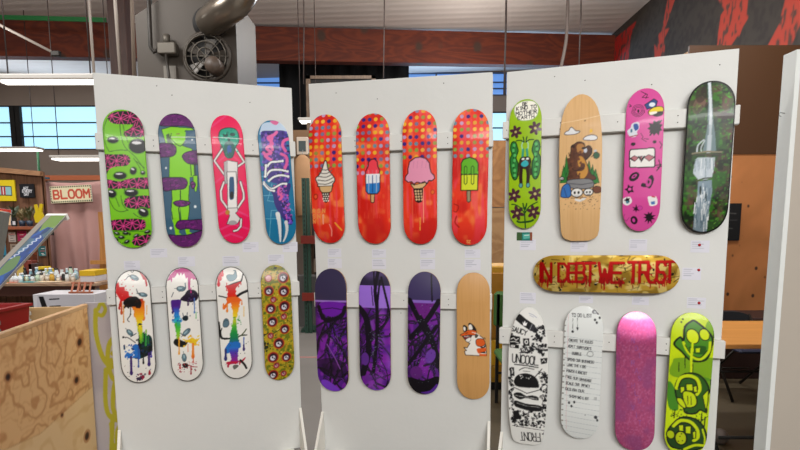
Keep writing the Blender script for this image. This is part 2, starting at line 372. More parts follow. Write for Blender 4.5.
for i, (O, yaw, lean, rol, W, z1, z2, lab, side) in enumerate(PDEF):
    O, d, u, n = mkframe(O, yaw, lean, rol); W *= U; B = O-u*PH
    M = Matrix((d, n, u)).transposed().to_4x4(); M.translation = B
    root = thing('display_panel', None, lab, 'display panel', M=M)
    b = MB().box((-W/2, 0, 0), (W/2, .012, PH), 0, .002)
    b.build('board', white_paint, root)
    fr = MB()
    for x in (-W/2, W/2-.038, -.019): fr.box((x, .012, 0), (x+.038, .1, PH-.001))
    for z in (0, PH/2, PH-.04): fr.box((-W/2+.038, .012, z), (W/2-.038, .098, z+.038))
    fr.build('back_frame', white_edge, root)
    for z in (z1*U, z2*U):
        e = .006 if i != 2 else .012
        r = MB().box((-W/2-e, -.038, PH-z), (W/2+e, 0, PH-z+.089), 0, .003).build('rail', rail_paint, root)
        for q_, fx in enumerate((-.49, -.235, .02, .27)):
            for dz in ((.045,) if q_ % 2 == 0 else (.03, .062)): MB().lathe([(.0028, -.0392), (.0028, -.037)], (fx*W, 0, PH-z+dz+.004*math.sin(fx*40)), 8, axis='y').build('screw', nail, r)
    rr = random.Random(i)
    for _ in range(5):
        MB().lathe([(.003, -.0006), (.003, .002)], (rr.uniform(-.47, .47)*W, 0, PH-rr.choice([.05, .09, .12, 1.35, 2.0])+rr.uniform(-.02, .02)), 6, axis='y').build('nail_head', nail, root)
    for sx in (-1, 1): brace_mesh(sx*(W/2+.0005)).build('brace', brace_paint, root)
    for sx in (-1, 1):
        MB().box((sx*(W/2-.10)-.045, -.17, -.036), (sx*(W/2-.10)+.045, .32, -.0002), 0, .003).build('foot', brace_paint, root)
    PAN.append(dict(O=O, d=d, u=u, n=n, W=W, B=B, root=root))
def plocal(P, px, py, off=0.):
    q = onplane(px, py, P['O']-P['n']*off, P['n'])-P['O']
    return q.dot(P['d']), q.dot(P['u'])

# fourth panel, seen edge on at the right
p4 = thing('display_panel', (2.50, 2.69, .04), 'tall white-edged panel, face greyed for shade, seen edge on at the far right', 'display panel')
shade_toned_board = mat('shade_toned_board', 'b9b0a4', .6, noise=.05, nscale=2, bump=.2, bscale=20)  # grey-beige tone puts the shade on this face into its colour
MB().box((-.58, 0, 0), (.62, .012, PH+.01), 0, .002).build('board', shade_toned_board, p4)
f4 = MB().box((-.605, -.004, 0), (-.58, .09, PH+.015), 0, .002)
f4.box((-.58, .012, PH-.03), (.62, .09, PH+.01)).box((.58, .012, 0), (.62, .09, PH-.03)); f4.build('frame', mat('white_frame_paint', 'e6eae8', .45, bump=.4, bscale=30), p4)
MB().box((-.56, -.15, -.036), (-.47, .3, 0), 0, .003).build('foot', brace_paint, p4); MB().box((.5, -.15, -.036), (.59, .3, 0), 0, .003).build('foot', brace_paint, p4)
hk = MB().tube([(-.605, .05, 2.0), (-.625, .05, 2.003), (-.632, .05, 1.99), (-.62, .05, 1.985)], .002, 6).build('wire_hook', steel, p4)

# ------------------------------------------------------------------ skateboard decks
ply_edge = mat('maple_ply_edge', 'b98d5c', .6)
M_gloss = colmat('painted_deck_gloss', .32, coat=.14, coatr=.06)
M_satin = colmat('painted_deck_satin', .45, coat=.12, coatr=.2)
M_gold = colmat('gold_foil_deck', .36, metal=.5, coat=.3, bump=.15, bscale=60)
M_pinkfoil = colmat('pink_glitter_foil', .2, metal=.6, coat=.8, bump=.25, bscale=500)
M_paper = colmat('printed_paper', .7)
def popsicle(L, nose=.125, p=2.3, q=2.1):
    def f(t):
        e = np.clip(np.minimum(t, 1-t)*L/nose, .0012, 1); return (1-(1-e)**p)**(1/q)
    return f
def table(ts, ws):
    def f(t): return np.interp(t, ts, ws)
    return f
def make_deck(P, top, bot, w, art, label, horizontal=False, shape=None, mt=None, border=None, group=None, base='FFFFFF', edge=None):
    top = np.array(top, float); bot = np.array(bot, float); mid = (top+bot)/2
    xt = Vector((plocal(P, *top, .044)[0], plocal(P, *top, .022)[1])); xb = Vector((plocal(P, *bot, .044)[0], plocal(P, *bot, .022)[1])); L = (xt-xb).length
    h = (0, w/2) if horizontal else (w/2, 0)
    wa = Vector(plocal(P, mid[0]-h[0], mid[1]-h[1], .055)); wb = Vector(plocal(P, mid[0]+h[0], mid[1]+h[1], .055)); Wd = (wa-wb).length
    ctr = (xt+xb)/2; dr = (xt-xb).normalized()
    Z = P['d']*dr.x+P['u']*dr.y; Y = P['n']; X = Y.cross(Z)
    M = Matrix((X, Y, Z)).transposed().to_4x4(); M.translation = P['O']+P['d']*ctr.x+P['u']*ctr.y-P['n']*.0535
    f = shape or popsicle(L)
    if horizontal:
        def tf(x, y):
            t = (x-top[0])/(bot[0]-top[0]); cy = top[1]+(bot[1]-top[1])*t; return ((-(y-cy)/(w/2))+1)/2, t
    else:
        def tf(x, y):
            t = (y-top[1])/(bot[1]-top[1]); cx = top[0]+(bot[0]-top[0])*t; return ((x-cx)/(w/2)+1)/2, t
    H = 340; Wc = int(H*Wd/L)+1
    A = Art(Wc, H, base, tf); A.fx = (top, bot, w); A.L_m, A.W_m = L, Wd; art(A); A.clip = None
    if border:
        col, bw = border; t = (np.arange(A.H)+.5)/A.H; dt = bw/L
        wmin = np.minimum(np.minimum(f(t), f(np.clip(t-dt, 0, 1))), f(np.clip(t+dt, 0, 1)))-bw/(Wd/2)
        wmin[(t < dt) | (t > 1-dt)] = -1
        uu = np.abs((np.arange(A.W)+.5)/A.W*2-1); Mk = uu[None] > wmin[:, None]; A.a[Mk] = [c*255 for c in A.c(col)]
    img = A.out()
    nu, nv = 56, 270; s = np.linspace(0, 1, nv+1); t = s*.4+.6*(1-np.cos(math.pi*s))/2
    uu = np.linspace(-1, 1, nu+1); T, Uu = np.meshgrid(t, uu, indexing='ij'); hw = f(T)*Wd/2; x = Uu*hw
    c = sample(img, (x/(Wd/2)+1)/2, T).reshape(-1, 3)
    dd = np.minimum(T, 1-T)*L; kick = .030*np.clip(1-dd/.17, 0, 1)**1.55
    y = kick+.005*(x/(Wd/2))**2*np.clip(dd/.15, .2, 1); z = (.5-T)*L
    V = np.stack([x, y, z], -1).reshape(-1, 3); n = len(V); I = np.arange(n).reshape(nv+1, nu+1)
    Ff = np.stack([I[1:, :-1], I[1:, 1:], I[:-1, 1:], I[:-1, :-1]], -1).reshape(-1, 4)
    # coarse back sheet
    cols_ = np.linspace(0, nu, 5).astype(int); Vb = V.reshape(nv+1, nu+1, 3)[:, cols_].reshape(-1, 3).copy(); Vb[:, 1] += .0105
    J = n+np.arange(len(Vb)).reshape(nv+1, 5); Bk = np.stack([J[:-1, :-1], J[:-1, 1:], J[1:, 1:], J[1:, :-1]], -1).reshape(-1, 4)
    Sl = np.stack([I[:-1, 0], J[:-1, 0], J[1:, 0], I[1:, 0]], -1); Sr = np.stack([I[1:, -1], J[1:, -1], J[:-1, -1], I[:-1, -1]], -1)
    tb = []
    for row in (0, nv):
        for a in range(4): tb.append([I[row, cols_[a]], I[row, cols_[a+1]], J[row, a+1], J[row, a]])
    Fq = np.concatenate([Ff, Sl, Sr, np.array(tb), Bk]); mi = np.concatenate([np.zeros(len(Ff)), np.ones(len(Fq)-len(Ff))])
    cc = np.concatenate([c, np.full((len(Vb), 3), .3)])
    o = gridmesh('skateboard_deck', np.concatenate([V, Vb]), Fq, cc, [mt or M_gloss, edge or ply_edge], mi, None, len(Ff))
    # truck bolt holes, two groups of four seen as tiny dots
    o.matrix_world = M
    tag(o, label, 'skateboard deck', group)
    if horizontal:
        mb = MB().box((-.05, .0125, -.22), (.05, .0535, -.18)).box((-.05, .0125, .18), (.05, .0535, .22)).build('mounting_block', rail_paint, o)
    return o

def star_patch(A, pts, c1='0d0c10', c2='e0408f', n=4, seed=1):
    M = A.P(pts, c1, 1); old = A.clip; A.clip = M; r = random.Random(seed)
    xs = [p[0] for p in pts]; ys = [p[1] for p in pts]; W = max(xs)-min(xs); st = max(40, W/n)
    Hh = max(ys)-min(ys); rows = 1 if Hh < 100 else 2; k = 0
    cs = [(min(xs)+st*(.45+j)+(q % 2)*st*.4, min(ys)+Hh*(q+.5)/rows+(8 if j % 2 else -8)) for q in range(rows) for j in range(int(W/st)+1)]
    for x, y in cs:
        for a in range(0, 8): A.L([(x, y), (x+math.cos(a*.785+.3)*st*.8, y+math.sin(a*.785+.3)*st*.8)], 4.5, c2, w2=1)
    A.clip = old
def alien_eye(A, x, y, rx, ry, rot=0):
    A.E(x, y, rx+6, ry+6, '5da010', rot); A.E(x, y, rx, ry, '0b0b0e', rot)
    A.E(x-rx*.15, y-ry*.45, rx*.55, ry*.22, 'e8e8ea', rot)
def art_alien(A):
    g2 = '2c5a0e'; A.mixn('6fc010', 8, 2, 3, .45, .8, .6); A.crop(98, 105, 6.43)
    star_patch(A, [(62, 88), (85, 55), (140, 40), (210, 42), (258, 75), (288, 130), (292, 200), (180, 202), (168, 175), (200, 155), (225, 128), (190, 125), (100, 122)], n=4)
    for l in ([(60, 90), (40, 160), (50, 250), (75, 300)], [(140, 128), (150, 200), (175, 270), (240, 330), (300, 410)], [(75, 300), (130, 290), (190, 290)], [(160, 125), (175, 190), (195, 240)], [(230, 340), (270, 400), (275, 440)], [(250, 360), (300, 400)]): A.L(l, 4, g2, 1)
    alien_eye(A, 98, 226, 34, 20); alien_eye(A, 258, 262, 58, 46)
    star_patch(A, [(40, 325), (100, 318), (180, 318), (208, 345), (190, 385), (110, 395), (75, 410), (50, 440)], n=3)
    alien_eye(A, 228, 420, 20, 24, .4); alien_eye(A, 290, 432, 14, 12)
    A.crop(98, 170, 5.625)
    alien_eye(A, 125, 28, 36, 20); star_patch(A, [(48, 50), (120, 60), (180, 45), (300, 40), (300, 100), (180, 100), (60, 98)], n=5)
    alien_eye(A, 78, 128, 26, 22, .3); alien_eye(A, 188, 124, 38, 21)
    for l in ([(60, 150), (90, 210), (130, 230), (170, 220)], [(130, 140), (140, 190), (170, 225)], [(100, 150), (120, 200)], [(200, 240), (240, 265), (290, 250)], [(150, 100), (150, 115)]): A.L(l, 4, g2, 1)
    star_patch(A, [(148, 185), (170, 150), (300, 145), (300, 212), (180, 212)], n=3); alien_eye(A, 258, 236, 30, 24, .5)
    star_patch(A, [(70, 280), (150, 272), (250, 275), (270, 300), (250, 335), (100, 335), (78, 320)], n=4)
    A.L([(60, 340), (300, 345)], 5, '3f8a10')
    for x, y in ((105, 352), (155, 352), (280, 348), (130, 375), (215, 370), (160, 402), (95, 385)): alien_eye(A, x, y, 17, 9, random.Random(x).uniform(-.5, .5))
    star_patch(A, [(190, 400), (220, 375), (300, 365), (290, 425), (210, 425)], n=2); A.splat(20, 90, 340, 290, 430, 3, 6, ['1c3a0a', '2f6a10'], 4)
def art_figure(A):
    A.crop(154, 105, 6.43); pu = '5e1a66'
    def blob(p): 
        M = A.P(p, pu, 1, ol=None); A.clip = M; r = random.Random(5); xs = [q[0] for q in p]; ys = [q[1] for q in p]
        for _ in range(26):
            x, y = r.uniform(min(xs), max(xs)), r.uniform(min(ys), max(ys)); a = r.uniform(0, 3); A.L([(x, y), (x+22*math.cos(a), y+22*math.sin(a))], 4, r.choice(['8a2a8a', '33103c', '7a237c']))
        A.clip = None; q = smooth(p); A.L(q+[q[0]], 5, '1c0a22')
    gr = '86d610'; ou = '1e3a10'
    def body(p): A.P(p, gr, 0, ol=ou, ow=4)
    body([(50, 160), (110, 142), (240, 148), (262, 160), (200, 165), (200, 220), (185, 262), (245, 280), (255, 320), (262, 460), (98, 460), (100, 330), (80, 260)])
    A.P([(112, 180), (204, 172), (205, 215), (185, 255), (168, 262), (130, 235)], gr, 0); A.L([(112, 185), (105, 215), (140, 252), (170, 265), (200, 240)], 5, ou)
    A.P([(78, 195), (98, 185), (108, 225), (130, 255), (110, 262), (85, 240)], '3a5a2a'); A.P([(206, 165), (262, 160), (290, 230), (270, 250), (240, 240), (215, 235), (200, 215)], '39607a')
    A.L([(110, 208), (270, 205)], 4, 'd8e0d0'); A.L([(145, 188), (165, 186)], 6, '8a7a3a')
    blob([(40, 135), (40, 100), (80, 68), (140, 58), (200, 66), (250, 105), (256, 142), (190, 135), (110, 138)])
    blob([(35, 255), (90, 248), (135, 262), (143, 300), (120, 328), (60, 335), (38, 330)]); blob([(182, 330), (215, 300), (290, 295), (296, 370), (220, 374)])
    A.L([(235, 375), (240, 450)], 5, ou); A.E(78, 402, 6, 7, 'e8eef0'); A.E(245, 222, 5, 5, 'e8eef0'); A.L([(265, 375), (270, 450)], 4, ou)
    A.crop(154, 175, 6.0)
    A.P([(103, 0), (215, 0), (212, 90), (210, 200), (205, 270), (165, 270), (160, 180), (150, 150), (150, 270), (125, 350), (165, 355), (130, 340), (105, 250), (108, 100)], gr)
    A.P([(160, 90), (163, 270), (150, 270), (152, 150)], '2a5a30'); A.P([(105, 60), (212, 60), (208, 140), (210, 200), (205, 280), (165, 280), (158, 190), (150, 280), (112, 260), (104, 200), (110, 140)], gr)
    A.L([(158, 90), (158, 150), (148, 200), (158, 285)], 6, ou); A.L([(104, 60), (108, 140), (103, 200), (112, 260)], 4, ou); A.L([(212, 60), (208, 140), (214, 200), (204, 270)], 4, ou)
    A.P([(235, 0), (262, 0), (262, 60), (255, 98), (246, 95), (238, 40)], gr, ol=ou, ow=3)
    blob([(45, 20), (110, 12), (180, 15), (200, 45), (180, 78), (110, 85), (60, 88)]); blob([(218, 50), (235, 35), (250, 55), (235, 80)]); blob([(115, 162), (160, 148), (215, 160), (200, 180), (150, 186)])
    A.P([(118, 300), (150, 300), (150, 345), (165, 352), (128, 356)], gr); A.P([(180, 300), (215, 300), (212, 340), (235, 350), (195, 356)], gr)
    blob([(130, 300), (150, 270), (220, 268), (300, 270), (305, 330), (200, 320), (150, 322)])
    blob([(85, 356), (130, 358), (200, 358), (300, 335), (290, 390), (240, 440), (160, 440), (110, 410)])
    for x, y in ((248, 187), (100, 313)): A.E(x, y, 8, 9, 'e8f0f4')
def art_pink(A):
    A.crop(205, 112, 6.62)
    for y in (40, 300, 420): A.L([(45, y+60), (160, y-30), (280, y+70)], 12, 'ee5a92', al=.5)
    for l in ([(120, 235), (62, 320), (130, 415), (260, 330), (200, 240)],): A.L(l, 18, '2a1a24'); A.L(l, 11, 'ece6e4')
    A.P([(125, 330), (150, 318), (215, 330), (215, 470), (130, 470)], 'e8e6e4', 0, ol='3a3038', ow=4); A.P([(125, 330), (150, 318), (150, 470), (130, 470)], 'b9b4b6')
    A.P([(92, 150), (110, 118), (160, 105), (205, 118), (222, 155), (222, 200), (200, 235), (185, 290), (160, 305), (135, 290), (118, 240), (95, 190)], '16a084', 1, ol='0a3a34', ow=6)
    A.P([(135, 200), (175, 195), (195, 225), (185, 285), (160, 300), (135, 280), (125, 240)], '0d5f58', 1)
    A.E(135, 155, 18, 12, '0a4a44'); A.E(182, 150, 18, 12, '0a4a44'); A.E(158, 185, 8, 10, '0a3a3a'); A.P([(148, 230), (160, 220), (175, 232), (172, 268), (158, 276), (146, 262)], '1f58a8', 1)
    A.splat(24, 100, 120, 215, 290, 3, 8, ['0f7f6c', '2cc4a0', '0b5a50'], 7); A.L([(55, 168), (245, 178)], 4, 'e6f0ee')
    A.crop(205, 180, 6.92)
    for l in ([(60, 250), (180, 190), (300, 250)], [(70, 350), (190, 300), (300, 340)], [(90, 400), (180, 370), (260, 400)]): A.L(l, 14, 'ee5a92', al=.55)
    for l in ([(130, 10), (108, 70), (112, 130), (165, 205)], [(245, 10), (268, 90), (268, 130), (215, 205)], [(215, 255), (250, 270), (248, 320), (225, 345), (200, 350)]): A.L(l, 20, '2a1a24'); A.L(l, 12, 'ece6e4')
    A.P([(150, -60), (215, -60), (222, 40), (222, 195), (155, 195), (155, 60)], 'efedeb', 0, ol='3a3038', ow=4)
    A.P([(168, -10), (185, -25), (200, -10), (200, 110), (185, 132), (168, 115)], '1d4f7a', 1); A.E(184, 100, 14, 26, '14141a')
    A.P([(155, 190), (225, 190), (225, 215), (210, 225), (245, 265), (225, 300), (150, 300), (170, 240), (155, 215)], 'e2dfdd', 0, ol='3a3038', ow=4); A.E(190, 292, 30, 16, 'a9a6a8'); A.E(155, 218, 16, 17, 'b8862a')
def art_bones(A):
    r = random.Random(3); A.crop(255, 115, 6.93)
    for l in ([(20, 420), (100, 420)], [(250, 300), (320, 300)]): A.L(l, 4, '5aa8c8')
    A.P([(40, 100), (60, 60), (120, 50), (200, 60), (230, 110), (225, 130), (120, 120), (40, 140)], 'bcd0e6', 1); A.P([(110, 40), (165, 45), (150, 70), (120, 60)], 'd86a9a', 1)  # pale nose patch paints in a ceiling reflection; the pink mark is artwork
    A.P([(45, 120), (110, 110), (200, 110), (225, 140), (215, 200), (230, 300), (235, 460), (110, 460), (70, 380), (55, 300), (45, 200)], '3b2a86', 1)
    for _ in range(150): x, y = r.uniform(45, 235), r.uniform(115, 450); A.E(x, y, r.uniform(5, 12), r.uniform(5, 12), r.choice(['5a44b8', '251a66', '7a52c4', '8a4ab0', '1e1450']))
    for l in ([(150, 120), (130, 140), (90, 160), (120, 200), (80, 230), (110, 260), (70, 280), (110, 310)], [(240, 165), (200, 180), (190, 215), (210, 250)], [(180, 270), (215, 290), (220, 330), (205, 370)], [(60, 260), (90, 300)], [(120, 150), (110, 200), (120, 240)]):
        A.L(l, 20, 'e05aa0', 1)
    def bone(l, w=13):
        A.L(l, w+7, '1a1440', 1); A.L(l, w, 'eef0f0', 1)
        for p in (l[0], l[-1]): A.E(p[0], p[1], w*.7, w*.7, 'eef0f0')
    for l in ([(85, 350), (110, 325), (150, 322), (190, 318)], [(80, 410), (110, 380), (170, 378), (225, 390)], [(95, 450), (130, 425), (180, 415), (230, 425)], [(75, 345), (70, 420)]): bone(l)
    A.crop(255, 180, 6.93)
    for l in ([(45, 100), (120, 100)], [(110, 50), (85, 135), (130, 145)], [(60, 260), (150, 262)], [(150, 205), (110, 205), (100, 390)], [(215, 170), (265, 215)], [(110, 50), (115, 20)]): A.L(l, 4, '6ab0cc')
    A.P([(120, 60), (240, 20), (235, 100), (235, 180), (262, 290), (240, 310), (190, 260), (140, 180), (125, 110)], '33247a', 1)
    for _ in range(150):
        t = r.random(); x = 150+t*95+r.uniform(-42, 42)*(1-.6*t)+20*(1-t); y = 30+t*270
        A.E(x, y, r.uniform(4, 10), r.uniform(4, 10), r.choice(['5a44b8', '7a52c4', 'b04ab0', '1e1450', 'd85aa8', '8a60d0']))
    A.L([(165, 50), (160, 85), (185, 110), (170, 130)], 16, 'e05aa0', 1)
    for l in ([(60, 10), (110, 55), (180, 25), (215, 25)], [(60, 20), (95, 60), (130, 70)]): bone(l, 12)
    A.L([(155, 230), (168, 300), (175, 380), (178, 425)], 30, 'dfe3e4', 1, w2=10); A.L([(215, 290), (222, 340), (215, 390), (200, 425)], 24, 'd6dadc', 1, w2=10); A.L([(182, 250), (192, 330), (192, 420)], 7, '1a4a6a')
def grad_drip(A, pts, w, cols):
    n = len(cols)
    for i, c in enumerate(cols):
        a = int(i*(len(pts)-1)/n); b = max(a+1, int((i+1)*(len(pts)-1)/n)); A.L(pts[a:b+1], w, c)
def feather(A, x, y, l, w, rot):
    A.E(x, y, l, w, '5f7f8c', rot, ol='1c2c34', ow=3); A.L([(x-l*math.cos(rot)*1.5, y-l*math.sin(rot)*1.5), (x+l*math.cos(rot), y+l*math.sin(rot))], 3.5, '22323a')
    A.E(x-l*.2*math.cos(rot), y-l*.2*math.sin(rot)-w*.2, l*.55, w*.3, '9db8c0', rot)
def lerp_col(c1, c2, t): 
    a = [int(c1[i:i+2], 16) for i in (0, 2, 4)]; b = [int(c2[i:i+2], 16) for i in (0, 2, 4)]; return '%02x%02x%02x' % tuple(int(p+(q-p)*t) for p, q in zip(a, b))
def band(A, left, right, y0, y1, cols, seed=1, n=16):
    """vertical run of paint whose colour changes downward"""
    r = random.Random(seed)
    for i in range(n):
        t = i/(n-1); k = t*(len(cols)-1); j = min(int(k), len(cols)-2); c = lerp_col(cols[j], cols[j+1], k-j)
        ya = y0+(y1-y0)*i/n; yb = y0+(y1-y0)*(i+1.3)/n
        l = np.interp(ya, [p[1] for p in left], [p[0] for p in left])+r.uniform(-4, 4); q = np.interp(ya, [p[1] for p in right], [p[0] for p in right])+r.uniform(-4, 4)
        A.P([(l, ya), (q, ya), (q, yb), (l, yb)], c)
def art_melt1(A):
    A.crop(110, 265, 7.26)
    A.P([(45, 130), (62, 115), (70, 150), (105, 150), (110, 175), (135, 185), (140, 215), (170, 220), (150, 255), (90, 250), (70, 310), (60, 300), (75, 240), (45, 190)], 'd01414', 0)
    A.P([(205, 45), (240, 65), (265, 100), (272, 150), (262, 158), (250, 110), (238, 105), (225, 75)], 'b81020', 0)
    A.splat(25, 50, 100, 180, 240, 2, 5, ['c01414', 'e06060'], 2)
    for x, y0, y1, w, c in ((85, 260, 330, 12, 'c8501a'), (100, 280, 395, 7, 'd89030'), (150, 290, 345, 6, '3a2010'), (245, 260, 380, 14, 'e0741a'), (268, 290, 350, 5, 'e8a030'), (70, 270, 300, 8, 'b02414'), (185, 290, 350, 16, 'e8851a')): A.drip(x, y0, y1, w, c)
    band(A, [(150, 230), (175, 330), (195, 400), (200, 460)], [(240, 230), (250, 330), (235, 400), (232, 460)], 240, 470, ['c03010', 'e87a14', 'f0a818', 'ecd020', 'a8cc20'], 3)
    A.P([(95, 262), (120, 232), (150, 222), (190, 222), (222, 250), (228, 285), (215, 308), (190, 290), (150, 295), (110, 280)], '0e0a0a', 1); A.splat(40, 100, 230, 225, 300, 3, 8, ['0c0808', '2a1008'], 4)
    A.L([(150, 300), (148, 350), (128, 380), (140, 398)], 6, '1c1616', 1)
    feather(A, 175, 90, 34, 16, .45); A.L([(112, 100), (130, 80), (150, 78)], 5, '22323a'); feather(A, 240, 212, 32, 14, .25); A.L([(192, 170), (200, 195), (225, 210)], 6, '22323a')
    A.E(158, 42, 9, 10, 'f0f0ee', ol='181818', ow=4)
    A.crop(110, 325, 7.26)
    A.P([(205, -10), (235, -10), (232, 70), (250, 40), (262, 80), (280, 65), (305, 90), (312, 150), (300, 200), (255, 225), (200, 235), (160, 215), (150, 195), (190, 160), (210, 110)], '0d2a20', 1)
    A.splat(60, 165, 90, 305, 220, 4, 14, ['0b1418', '0a0a10', '0d2a48'], 5); band(A, [(205, -10), (210, 60), (220, 110)], [(232, -10), (240, 60), (235, 110)], -10, 120, ['f0d020', 'b8cc20', '50a820'], 6)
    for x, a, b, w, c in ((263, 30, 60, 10, '7ab020'), (262, 60, 140, 14, '2e9040'), (280, 75, 130, 10, '1f7038'), (240, 50, 110, 10, '3fa030')): A.L([(x, a), (x, b)], w, c)
    A.P([(105, 215), (125, 180), (150, 190), (175, 165), (160, 140), (190, 125), (210, 150), (220, 235), (190, 225), (150, 225)], '1f6cc0', 1); A.splat(30, 110, 120, 200, 235, 3, 7, ['2a7ad0', '1a4a9a', 'f0f0ee'], 6)
    for x, a, b, w, c in ((153, 215, 335, 15, '3a1a6a'), (207, 150, 290, 9, '2a50a0'), (243, 200, 265, 10, '101018'), (285, 200, 280, 15, '3a2070'), (302, 190, 225, 9, '4030a0')): A.drip(x, a, b, w, c)
    A.P([(290, 325), (298, 358), (280, 365), (280, 340)], 'a01830', 1); A.splat(26, 190, 345, 255, 405, 3, 9, ['801840', '401030', '5a5a6a', '3a3a6a', 'a02040'], 8); A.E(210, 385, 22, 12, '39304a')
    feather(A, 145, 40, 30, 16, .8); A.L([(95, 70), (130, 75), (185, 115)], 6, '15181c', 1); A.E(97, 70, 8, 8, '0c0c0c'); A.L([(150, 70), (190, 50)], 6, '22323a'); A.L([(103, 130), (105, 155)], 12, '2a4a6a')
    A.splat(30, 90, 60, 320, 400, 1.5, 3.5, ['555555', '2a3a6a', '802030'], 9)
def art_melt2(A):
    A.crop(160, 262, 7.26); mg = 'b8107a'
    A.P([(55, 130), (70, 90), (110, 55), (170, 40), (230, 60), (270, 120), (270, 140), (255, 125), (240, 130), (232, 118), (222, 125), (216, 200), (205, 200), (200, 110), (188, 120), (175, 80), (160, 95), (152, 75), (140, 95), (125, 75), (115, 95), (100, 110), (92, 105), (85, 140), (78, 120), (68, 122)], mg)
    A.P([(150, 262), (180, 230), (205, 200), (250, 205), (275, 235), (268, 270), (230, 285), (190, 278)], '1f0c2a', 1, ol='0c0614', ow=4); A.splat(20, 190, 210, 265, 270, 3, 9, ['33124a', '14081c'], 3)
    A.P([(80, 270), (110, 262), (150, 265), (150, 300), (140, 330), (100, 350), (88, 340)], '4a1a82', 1)
    band(A, [(98, 320), (105, 380), (100, 410), (112, 450)], [(140, 320), (142, 380), (150, 415), (145, 460)], 310, 460, ['4a2a9a', '2a6ac8', '1c9ad8', '28b8c0', '60c040'], 4)
    A.splat(24, 80, 380, 170, 425, 3, 8, ['2a8ad0', '1aa0c8', '1a5ab0'], 5); A.P([(160, 400), (175, 380), (200, 382), (205, 405), (185, 418)], '10202a', 1); A.L([(165, 360), (170, 385)], 5, '20304a'); A.L([(198, 358), (195, 385)], 5, '20304a')
    for x, a, b, w, c in ((203, 270, 300, 9, '3a1a4a'), (250, 260, 360, 7, '4a7ac0'), (262, 360, 400, 6, '7ac080'), (225, 185, 215, 6, mg), (92, 330, 350, 9, '3a1a6a')): A.drip(x, a, b, w, c)
    feather(A, 152, 187, 32, 18, .1); A.L([(182, 150), (186, 185)], 7, '33586a'); A.L([(98, 210), (85, 240)], 5, '33404a'); A.splat(20, 75, 150, 280, 440, 2, 4, ['6a6a7a', '3a2a5a'], 6)
    A.crop(160, 322, 7.26)
    band(A, [(110, -20), (112, 30), (120, 95)], [(148, -20), (148, 30), (140, 110)], -20, 110, ['2aa0a0', '40b840', '7ac830', 'a0b828'], 6); A.P([(105, 0), (120, -10), (125, 30), (110, 20)], '40b030', 1)
    A.P([(98, 130), (110, 105), (140, 110), (170, 125), (200, 135), (180, 165), (140, 165), (110, 150)], '0e1010', 1)
    A.P([(160, 110), (200, 118), (235, 105), (260, 120), (290, 115), (262, 150), (285, 160), (250, 165), (235, 150), (200, 135)], 'ecc41c', 1); A.splat(30, 170, 85, 290, 165, 2, 7, ['f0d020', 'e8a818'], 8)
    for x, a, b, w, c in ((138, 100, 210, 9, 'e8a020'), (240, 150, 240, 16, 'e8841a'), (203, 150, 200, 6, 'e8a080'), (242, 240, 285, 6, 'd04a2a'), (145, 290, 320, 8, 'c03030'), (225, 310, 370, 8, 'a01428'), (168, 290, 300, 8, 'a02020')): A.drip(x, a, b, w, c)
    feather(A, 192, 62, 34, 17, -.7); feather(A, 175, 245, 30, 16, 1.45); A.P([(160, 295), (185, 285), (205, 300), (200, 320), (175, 322)], '1a1418', 1)
    A.L([(205, 305), (240, 320), (270, 325)], 6, 'a02830'); A.splat(50, 120, 280, 270, 360, 2, 5, ['a82838', '6a6a6a', 'c04040'], 9); A.L([(150, 65), (165, 85), (185, 90)], 5, '22323a')
